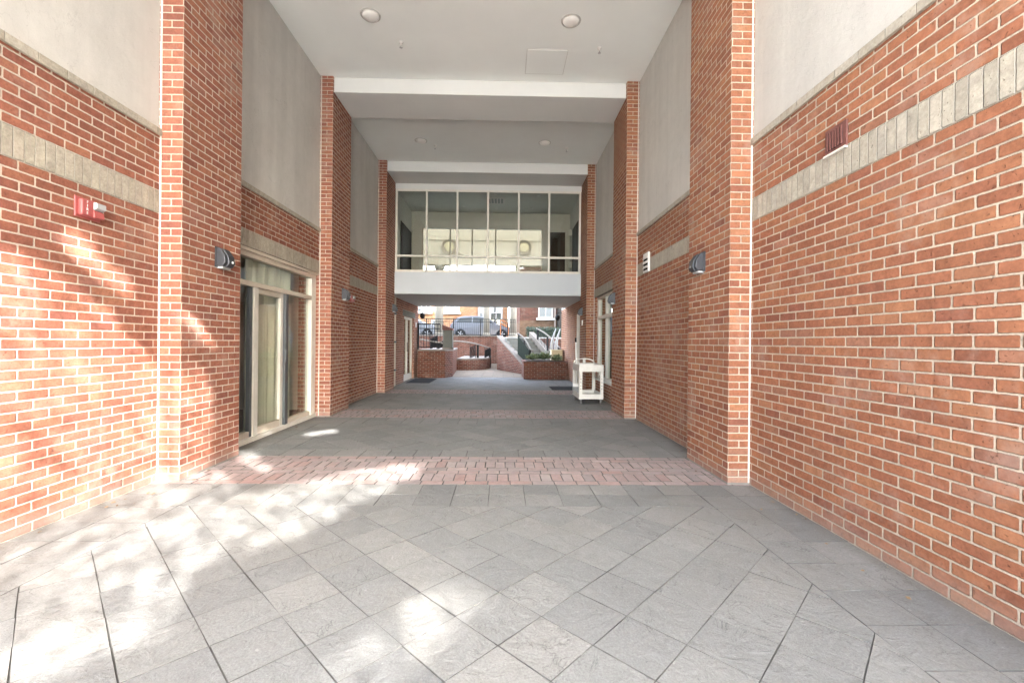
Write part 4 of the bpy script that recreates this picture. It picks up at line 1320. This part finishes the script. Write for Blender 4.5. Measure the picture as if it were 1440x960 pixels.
# columns and entablature of the portico at the street edge
COLX = [(-4.0, 0.26), (-1.045, 0.19), (0.615, 0.22)]
ent = empty('entablature', 'cream entablature with two round medallions carried on the columns', 'portico')
b = MB(); b.box(-7.5, 3.4, 27.55, 28.2, 6.05, 8.45); b.build('beam', M['entab'], ent)
b = MB(); b.box(-7.5, 3.4, 27.45, 28.25, 8.451, 8.7); b.build('cornice', M['entab'], ent)
b = MB(); b.box(-7.5, 3.4, 27.50, 27.549, 7.55, 7.68); b.build('string_course', M['entab'], ent)
for x in (-3.37, 1.24):
    b = MB(); b.lathe([(0.47, 0.0), (0.47, -0.10), (0.42, -0.10), (0.42, -0.02)], (x, 27.549, 7.14), 'y', 28); md_ = b.build('medallion', M['medring'], ent)
    b = MB(); b.lathe([(0.415, -0.012), (0.2, -0.03), (0.0, -0.035)], (x, 27.549, 7.14), 'y', 28); b.build('disc', M['meddisc'], md_)
for sx, x in ((1, -3.37), (-1, 1.24)):
    P = [(x + sx * (0.45 + 1.0 * k / 8), 27.52, 6.85 - 0.30 * math.sin(math.pi * 0.5 * k / 8)) for k in range(9)]
    b = MB(); b.tube(P, 0.05, 8); b.build('festoon', M['entab'], ent)
for k, (x, r) in enumerate(COLX):
    lab = ['thick pale round column left of the silver car', 'slim pale round column in front of the silver car', 'pale round column right of the silver car'][k]
    t = empty('portico_column', lab, 'column', (x, 27.85, ZS + 0.12), 0, 'round columns at the street edge')
    b = MB(); b.lathe([(r * 1.0, 0.25), (r, 1.5), (r * 0.93, 4.1)], seg=24); b.build('shaft', M['column'], t)
    b = MB(); b.lathe([(r * 1.35, 0.0), (r * 1.35, 0.10), (r * 1.15, 0.14), (r * 1.2, 0.2), (r * 1.02, 0.25)], seg=24); b.build('base', M['column'], t)
    b = MB(); b.lathe([(r * 0.94, 4.1), (r * 1.1, 4.2), (r * 1.25, 4.3), (r * 1.25, 4.43)], seg=24); b.build('capital', M['column'], t)

# ---------------------------------------------------------------- cars
def car(name, label, loc, paint, rz=0.0):
    """hatchback, nose toward +x, standing on z = 0"""
    t = empty(name, label, 'car', loc, rz, 'cars parked along the street')
    HW = 0.86
    side = [(-2.02, 0.38), (-2.06, 0.62), (-2.00, 0.95), (-1.80, 1.02), (1.02, 0.98), (1.75, 0.86), (2.06, 0.66), (2.10, 0.40), (1.95, 0.26), (1.72, 0.24),
            (1.66, 0.42), (1.52, 0.58), (1.35, 0.64), (1.18, 0.58), (1.04, 0.42), (0.98, 0.22), (-0.98, 0.22), (-1.04, 0.42), (-1.18, 0.58), (-1.35, 0.64), (-1.52, 0.58), (-1.66, 0.42), (-1.72, 0.26)]
    b = MB(); n = len(side)
    vs = []
    for yy, ins in ((-HW, 0.0), (HW, 0.0)):
        for x, z in side: vs.append((x, yy * (1 - 0.06 * max(0, abs(x) - 1.6) / 0.5) , z))
    fs = [tuple(range(n - 1, -1, -1)), tuple(range(n, 2 * n))] + [(i, (i + 1) % n, n + (i + 1) % n, n + i) for i in range(n)]
    b.polys(vs, fs, paint); b.build('body', None, t, bevel=0.045)
    # glasshouse
    cab = [(-1.92, 0.99), (-1.55, 1.38), (-1.15, 1.48), (-0.2, 1.50), (0.28, 1.42), (1.08, 0.97)]
    def loft(c, w0, w1, m, nm, ex=0.0):
        b = MB(); n = len(c); vs = []
        for s_ in (-1, 1):
            for x, z in c:
                k = (z - 0.98) / 0.52
                vs.append((x, s_ * (w0 + (w1 - w0) * k + ex), z))
        fs = [tuple(range(n - 1, -1, -1)), tuple(range(n, 2 * n))] + [(i, (i + 1) % n, n + (i + 1) % n, n + i) for i in range(n)]
        b.polys(vs, fs, m); return b.build(nm, None, t, bevel=0.03)
    loft(cab, 0.80, 0.62, paint, 'cabin')
    def sidewin(c, nm):
        for s_ in (-1, 1):
            b = MB(); vs = [(x, s_ * (0.80 + (0.62 - 0.80) * (z - 0.98) / 0.52 + 0.012), z) for x, z in c]
            vs2 = [(x, y - s_ * 0.03, z) for x, y, z in vs]
            n = len(c)
            b.polys(vs + vs2, [tuple(range(n)), tuple(range(n, 2 * n))] + [(i, (i + 1) % n, n + (i + 1) % n, n + i) for i in range(n)], M['carglass'])
            b.build(nm, None, t)
    sidewin([(-1.62, 1.06), (-1.38, 1.35), (-0.62, 1.42), (-0.62, 1.05)], 'side_window')
    sidewin([(-0.54, 1.05), (-0.54, 1.42), (-0.15, 1.43), (0.22, 1.36), (0.78, 1.04)], 'side_window')
    for nm, pts in (('windscreen', [(0.36, 1.395), (1.02, 1.02)]), ('rear_window', [(-1.58, 1.37), (-1.86, 1.07)])):
        (xa, za), (xb, zb) = pts; ex = 0.02 if xa > 0 else -0.02
        b = MB(); ya_, yb_ = 0.60, 0.74
        vs = [(xa + ex, -ya_, za + 0.012), (xa + ex, ya_, za + 0.012), (xb + ex, yb_, zb + 0.012), (xb + ex, -yb_, zb + 0.012)]
        vs2 = [(x - ex * 1.5, y, z - 0.03) for x, y, z in vs]
        b.polys(vs + vs2, [(0, 1, 2, 3), (7, 6, 5, 4), (0, 1, 5, 4), (1, 2, 6, 5), (2, 3, 7, 6), (3, 0, 4, 7)], M['carglass']); b.build(nm, None, t)
    for x in (-1.35, 1.35):
        for s_ in (-1, 1):
            w = MB(); w.lathe([(0.19, -0.10), (0.30, -0.10), (0.325, -0.06), (0.325, 0.06), (0.30, 0.10), (0.19, 0.10)], (x, s_ * 0.76, 0.325), 'y', 26)
            wo_ = w.build('wheel', M['tyre'], t)
            r_ = MB()
            r_.lathe([(0.0, 0.0), (0.05, 0.0), (0.055, -0.02 * s_), (0.19, -0.03 * s_), (0.20, 0.0)], (x, s_ * 0.855, 0.325), 'y', 26)
            for q in range(5):
                a = 2 * math.pi * q / 5
                r_.tube([(x, s_ * 0.86, 0.325), (x + 0.19 * math.cos(a), s_ * 0.86, 0.325 + 0.19 * math.sin(a))], 0.022, 6)
            r_.build('rim', M['rim'], wo_)
    for s_ in (-1, 1):
        b = MB(); b.box(1.93, 2.085, s_ * 0.66 - 0.13, s_ * 0.66 + 0.13, 0.64, 0.78); b.build('headlight', M['lamplens'], t, bevel=0.02)
        b = MB(); b.box(-2.055, -1.95, s_ * 0.70 - 0.10, s_ * 0.70 + 0.10, 0.70, 0.95); b.build('tail_light', M['lampred'], t, bevel=0.02)
        b = MB(); b.box(0.70, 0.86, s_ * 0.90 - 0.09, s_ * 0.90 + 0.09, 1.02, 1.14); b.build('wing_mirror', paint, t, bevel=0.03)
        b = MB(); b.box(-0.12, 0.06, s_ * 0.875 - 0.02, s_ * 0.875 + 0.02, 0.84, 0.875); b.build('door_handle', paint, t)
    b = MB(); b.box(-2.10, -1.9, -0.78, 0.78, 0.36, 0.56); b.build('bumper', paint, t, bevel=0.04)
    b = MB(); b.box(1.95, 2.14, -0.78, 0.78, 0.34, 0.54); b.build('bumper', paint, t, bevel=0.04)
    return t
car('parked_car', 'silver blue hatchback parked behind the columns and iron railing', (-1.44, 29.9, ZS), M['car'])
car('parked_car', 'pale silver hatchback at the left behind the thick column', (-6.3, 29.9, ZS), M['car2'])

# ---------------------------------------------------------------- buildings beyond the street
def window(parent, x, y, z0, z1, w, nx, nz, frame=M['wht'], sill=True):
    f = MB(); t_ = 0.09
    f.box(x - w / 2, x - w / 2 + t_, y - 0.06, y + 0.04, z0, z1); f.box(x + w / 2 - t_, x + w / 2, y - 0.06, y + 0.04, z0, z1)
    f.box(x - w / 2 + t_, x + w / 2 - t_, y - 0.06, y + 0.04, z1 - t_, z1); f.box(x - w / 2 + t_, x + w / 2 - t_, y - 0.06, y + 0.04, z0, z0 + t_)
    for k in range(1, nx):
        xx = x - w / 2 + w * k / nx
        f.box(xx - 0.025, xx + 0.025, y - 0.04, y + 0.02, z0 + t_, z1 - t_)
    for k in range(1, nz):
        zz = z0 + (z1 - z0) * k / nz
        f.box(x - w / 2 + t_, x + w / 2 - t_, y - 0.035, y + 0.015, zz - 0.025, zz + 0.025)
    fo = f.build('window', frame, parent)
    g_ = MB(); g_.box(x - w / 2 + t_, x + w / 2 - t_, y - 0.012, y - 0.006, z0 + t_, z1 - t_); g_.build('pane', M['glass_w'], fo)
    r_ = MB(); r_.box(x - w / 2 + t_, x + w / 2 - t_, y + 0.02, y + 0.03, z0 + t_, z1 - t_); r_.build('blind', M['plaster_in'], fo)
    if sill:
        s_ = MB(); s_.box(x - w / 2 - 0.12, x + w / 2 + 0.12, y - 0.14, y + 0.04, z0 - 0.14, z0 - 0.001); s_.build('sill', M['wht'], fo)
fb = empty('brick_building', 'sunlit tan brick building with white windows across the street', 'building')
b = MB(); b.box(-22, -2.47, 42, 50, ZS, 7.6); b.build('wall', M['brick_t'], fb)
b = MB(); b.box(-22.2, -2.3, 41.8, 50.2, 7.601, 7.85); b.build('parapet', M['coping'], fb)
for x in (-13.5, -10.4, -7.45, -4.8):
    window(fb, x, 41.93, 4.05, 6.1, 1.35, 3, 3)
for x in (-11, -8.9, -6.2, -3.6):
    window(fb, x, 41.93, 1.75, 3.3, 1.1, 2, 2)
wb = empty('white_building', 'white building with tall paned windows beside the tan brick one', 'building')
b = MB(); b.box(-2.46, -0.05, 43, 50, ZS, 7.3); b.build('wall', M['wht'], wb)
b = MB(); b.box(-0.049, 0.45, 42.6, 50, ZS, 7.3); b.build('pier', M['brick_t'], wb)
window(wb, -1.95, 42.93, 2.2, 5.4, 0.85, 2, 5); window(wb, -0.7, 42.93, 2.2, 5.4, 1.15, 2, 5)
b = MB(); b.box(-2.46, 0.5, 42.5, 50.2, 7.301, 7.5); b.build('roof', M['coping'], wb)
rb = empty('brick_building', 'shaded brown brick building with one white window above the steps', 'building')
b = MB(); b.box(1.12, 9.0, 30, 40, 2.79, 9.5); b.build('wall', M['brick_d'], rb, )
b = MB(); b.box(1.10, 9.0, 29.97, 40, ZS, 2.789); b.build('plinth', M['brick_b'], rb)
b = MB(); b.box(1.0, 9.2, 29.8, 40.2, 9.501, 9.8); b.build('parapet', M['coping'], rb)
window(rb, 2.84, 29.95, 2.95, 4.9, 1.0, 2, 2)
window(rb, 6.2, 29.95, 2.95, 4.9, 1.0, 2, 2)
b = MB(); b.box(3.42, 3.52, 29.88, 29.968, 2.0, 9.4); b.build('downpipe', M['pinkpipe'], rb)
b = MB(); b.box(3.62, 4.3, 29.2, 29.969, ZS, 9.0); b.build('dark_return', M['dark_in'], rb)
b = MB(); b.box(2.1, 2.25, 17.61, 17.62, 0, 0.01)
# hedge along the foot of the brown building
hb = MB()
for i in range(1800):
    x = random.uniform(1.5, 4.6); y = 28.7 + random.uniform(-0.4, 0.4); z = ZS + random.random() ** 0.8 * 0.75
    d = Vector((random.uniform(-1, 1), random.uniform(-1, 1), random.uniform(-0.4, 1))).normalized()
    s_ = d.orthogonal().normalized() * 0.05
    p = Vector((x, y, z)); hb.polys([p, p + d * 0.06 + s_, p + d * 0.13, p + d * 0.06 - s_], [(0, 1, 2, 3)])
h_ = empty('hedge', 'dark low hedge along the foot of the brown brick building', 'hedge')
hb.build('foliage', M['hedge'], h_)
b = MB(); b.box(1.55, 4.55, 28.5, 28.9, ZS, ZS + 0.6); b.build('stem', M['hedge'], h_)
# orange barrier rail right of the car
ob = empty('orange_barrier', 'orange brown sloped rail between the car and the right column', 'barrier', (0.08, 28.45, ZS + 0.12))
for z in (0.75, 1.0):
    b = MB(); b.tube([(-0.25, 0, z + 0.12), (0.25, 0, z - 0.15)], 0.05, 8); b.build('rail', M['orange'], ob)
for x in (-0.25, 0.25):
    b = MB(); b.box(x - 0.03, x + 0.03, -0.03, 0.03, 0, 1.12 - (0.27 if x > 0 else 0)); b.build('post', M['orange'], ob)

# ---------------------------------------------------------------- leafy tree added behind the camera, its gaps shaped to cast the sun patches
E1 = Vector((math.cos(SUN_AZ), math.sin(SUN_AZ), 0))
E2 = Vector((-math.sin(SUN_AZ) * math.sin(SUN_EL), math.cos(SUN_AZ) * math.sin(SUN_EL), math.cos(SUN_EL)))
def pq(p): 
    p = Vector(p); return (p.dot(E1), p.dot(E2))
LIT = {
'wall_main': [(-3.14, 2.2, 1.9), (-3.14, 2.84, 1.84), (-3.14, 3.06, 1.81), (-3.14, 3.28, 1.68), (-3.14, 3.73, 1.36), (-3.14, 4.14, 1.03), (-3.14, 4.16, -0.04), (-3.14, 2.86, 0.01), (-3.14, 2.2, 0.01)],
'pier': [(-2.94, 4.14, 1.06), (-2.94, 4.33, 1.05), (-2.94, 4.48, 0.94), (-2.94, 4.53, 0.7), (-2.94, 4.53, 0.03), (-2.94, 4.15, -0.01)],
'floor_main': [(-3.18, 2.2, 0.0), (-3.17, 2.88, 0.0), (-3.11, 4.11, 0.0), (-2.94, 4.15, 0.0), (-2.97, 4.57, 0.0), (-2.63, 4.31, 0.0), (-2.27, 3.86, 0.0), (-2.1, 3.5, 0.0), (-2.19, 3.36, 0.0), (-2.35, 3.19, 0.0), (-2.05, 2.81, 0.0), (-1.79, 2.55, 0.0), (-1.63, 2.3, 0.0), (-1.57, 2.14, 0.0), (-1.49, 2.02, 0.0), (-1.58, 1.92, 0.0), (-1.71, 1.78, 0.0), (-2.6, 1.6, 0.0)],
'wall_streak': [(-3.14, 3.18, 2.0), (-3.14, 3.29, 2.06), (-3.14, 3.42, 2.03), (-3.14, 3.59, 1.93), (-3.14, 3.88, 1.74), (-3.14, 3.85, 1.68), (-3.14, 3.74, 1.64), (-3.14, 3.53, 1.78), (-3.14, 3.29, 1.93)],
'pier_streak': [(-2.94, 4.06, 1.54), (-2.94, 4.19, 1.56), (-2.94, 4.41, 1.4), (-2.94, 4.51, 1.32), (-2.94, 4.49, 1.25), (-2.94, 4.32, 1.34)],
'wedge': [(-2.31, 3.62, 0.0), (-1.7, 4.21, 0.0), (-1.33, 4.52, 0.0), (-0.86, 4.74, 0.0), (-0.86, 4.33, 0.0), (-1.02, 3.99, 0.0), (-1.34, 3.08, 0.0), (-1.61, 2.73, 0.0), (-1.84, 2.55, 0.0), (-2.28, 3.13, 0.0)],
'streak2': [(-3.07, 5.25, 0.0), (-2.96, 5.28, 0.0), (-2.48, 4.71, 0.0), (-2.26, 4.43, 0.0), (-2.41, 4.45, 0.0), (-2.81, 4.87, 0.0)],
'slit': [(-2.73, 6.13, 0.0), (-2.68, 6.37, 0.0), (-2.39, 6.53, 0.0), (-2.37, 6.33, 0.0), (-2.58, 6.13, 0.0)],
'centre': [(-0.57, 1.92, 0.0), (-0.48, 2.1, 0.0), (-0.36, 2.31, 0.0), (-0.26, 2.31, 0.0), (-0.15, 2.23, 0.0), (-0.21, 2.09, 0.0), (-0.4, 1.75, 0.0), (-0.58, 1.65, 0.0), (-0.71, 1.65, 0.0)],
}
DENS = {'wall_main': 0.45, 'pier': 0.75, 'floor_main': 0.75, 'wall_streak': 0.2, 'pier_streak': 0.2, 'wedge': 0.58, 'streak2': 0.45, 'slit': 0.2, 'centre': 0.8}  # leaf cover inside each shaped gap, set to dim its sun patch
GAPS = {k: [pq(p) for p in v] for k, v in LIT.items()}
def inside(p, poly):
    x, y = p; c = False
    for i in range(len(poly)):
        x1, y1 = poly[i - 1]; x2, y2 = poly[i]
        if (y1 > y) != (y2 > y) and x < (x2 - x1) * (y - y1) / (y2 - y1) + x1: c = not c
    return c
def edge_dist(p, poly):
    best = 9.0; px, py = p
    for i in range(len(poly)):
        x1, y1 = poly[i - 1]; x2, y2 = poly[i]
        dx, dy = x2 - x1, y2 - y1
        L = dx * dx + dy * dy or 1e-9
        t_ = max(0, min(1, ((px - x1) * dx + (py - y1) * dy) / L))
        best = min(best, math.hypot(px - x1 - t_ * dx, py - y1 - t_ * dy))
    return best
def gap_at(p, margin):
    for k, poly in GAPS.items():
        i = inside(p, poly)
        if i or (margin and edge_dist(p, poly) < margin): return k
    return None
rng = random.Random(11)
TD = -11.0
tr = MB()
def leaf(p, size, flat):
    nrm = (-SUN_DIR + Vector((rng.uniform(-flat, flat), rng.uniform(-flat, flat), rng.uniform(-flat, flat)))).normalized()
    a = nrm.orthogonal().normalized(); a.rotate(Matrix.Rotation(rng.uniform(0, 6.28), 3, nrm)); b_ = nrm.cross(a)
    tr.polys([p - a * size * .5, p + b_ * size * .32, p + a * size * .5, p - b_ * size * .32], [(0, 1, 2, 3)])
A0, A1, B0, B1 = -4.2, 2.9, -0.6, 5.6
for layer in range(5):
    y = B0
    while y < B1:
        x = A0
        while x < A1:
            p = (x + rng.uniform(-.08, .08), y + rng.uniform(-.08, .08))
            sz = rng.uniform(0.24, 0.36)
            edge = min((x - A0), (A1 - x), (B1 - y)) + rng.uniform(-.3, .3)
            if edge > 0 and not gap_at(p, sz * 0.42):
                leaf(E1 * p[0] + E2 * p[1] + SUN_DIR * (TD + rng.uniform(-.8, .8)), sz, 0.45)
            x += 0.17
        y += 0.17
# small leaves: fill up to the gap edges and thinly inside the gaps
for i in range(70000):
    p = (rng.uniform(A0, A1), rng.uniform(B0, 4.3))
    k = gap_at(p, 0)
    if k is None:
        ed = min(edge_dist(p, g_) for g_ in GAPS.values())
        if 0.02 < ed < 0.30:
            for _q in (0, 1): leaf(E1 * (p[0] + rng.uniform(-.02, .02)) + E2 * p[1] + SUN_DIR * (TD + rng.uniform(-.5, .5)), 0.075, 0.5)
    else:
        q = (p[0] * 2.2 + 0.6 * math.sin(p[1] * 5), p[1] * 2.2)
        cl = math.sin(q[0] * 3.1 + 1.3 * math.sin(q[1] * 2.3)) * math.sin(q[1] * 3.7 + 1.1 * math.sin(q[0] * 1.7))
        if rng.random() < DENS[k] * (1.0 + {'wedge': 0.05, 'floor_main': 0.6, 'centre': 0.3}.get(k, 0.12) * cl): leaf(E1 * p[0] + E2 * p[1] + SUN_DIR * (TD + rng.uniform(-.5, .5)), 0.055, 0.5)
tt = empty('sun_screen_tree', 'unseen leafy tree added behind the camera, gaps shaped for the sun patches', 'tree', (0, 0, 0))
tr.build('crown', M['leaf'], tt)
base = E1 * 2.6 + SUN_DIR * TD; base.z = -0.06
k = MB()
topc = E1 * 2.35 + E2 * 4.6 + SUN_DIR * (TD - 0.2)
k.tube([base, base.lerp(topc, 0.3) + Vector((0.05, 0, 0)), base.lerp(topc, 0.7), topc], 0.28, 10, None, 0.08)
for i in range(7):
    e = E1 * rng.uniform(-2.5, 2.6) + E2 * rng.uniform(4.7, 5.2) + SUN_DIR * (TD + rng.uniform(-.5, .5))
    m_ = base.lerp(topc, rng.uniform(0.90, 0.99))
    k.tube([m_, m_.lerp(e, 0.5) + Vector((0, 0, 0.2)), e], 0.07, 7, None, 0.02)
k.build('trunk', M['bark'], tt)
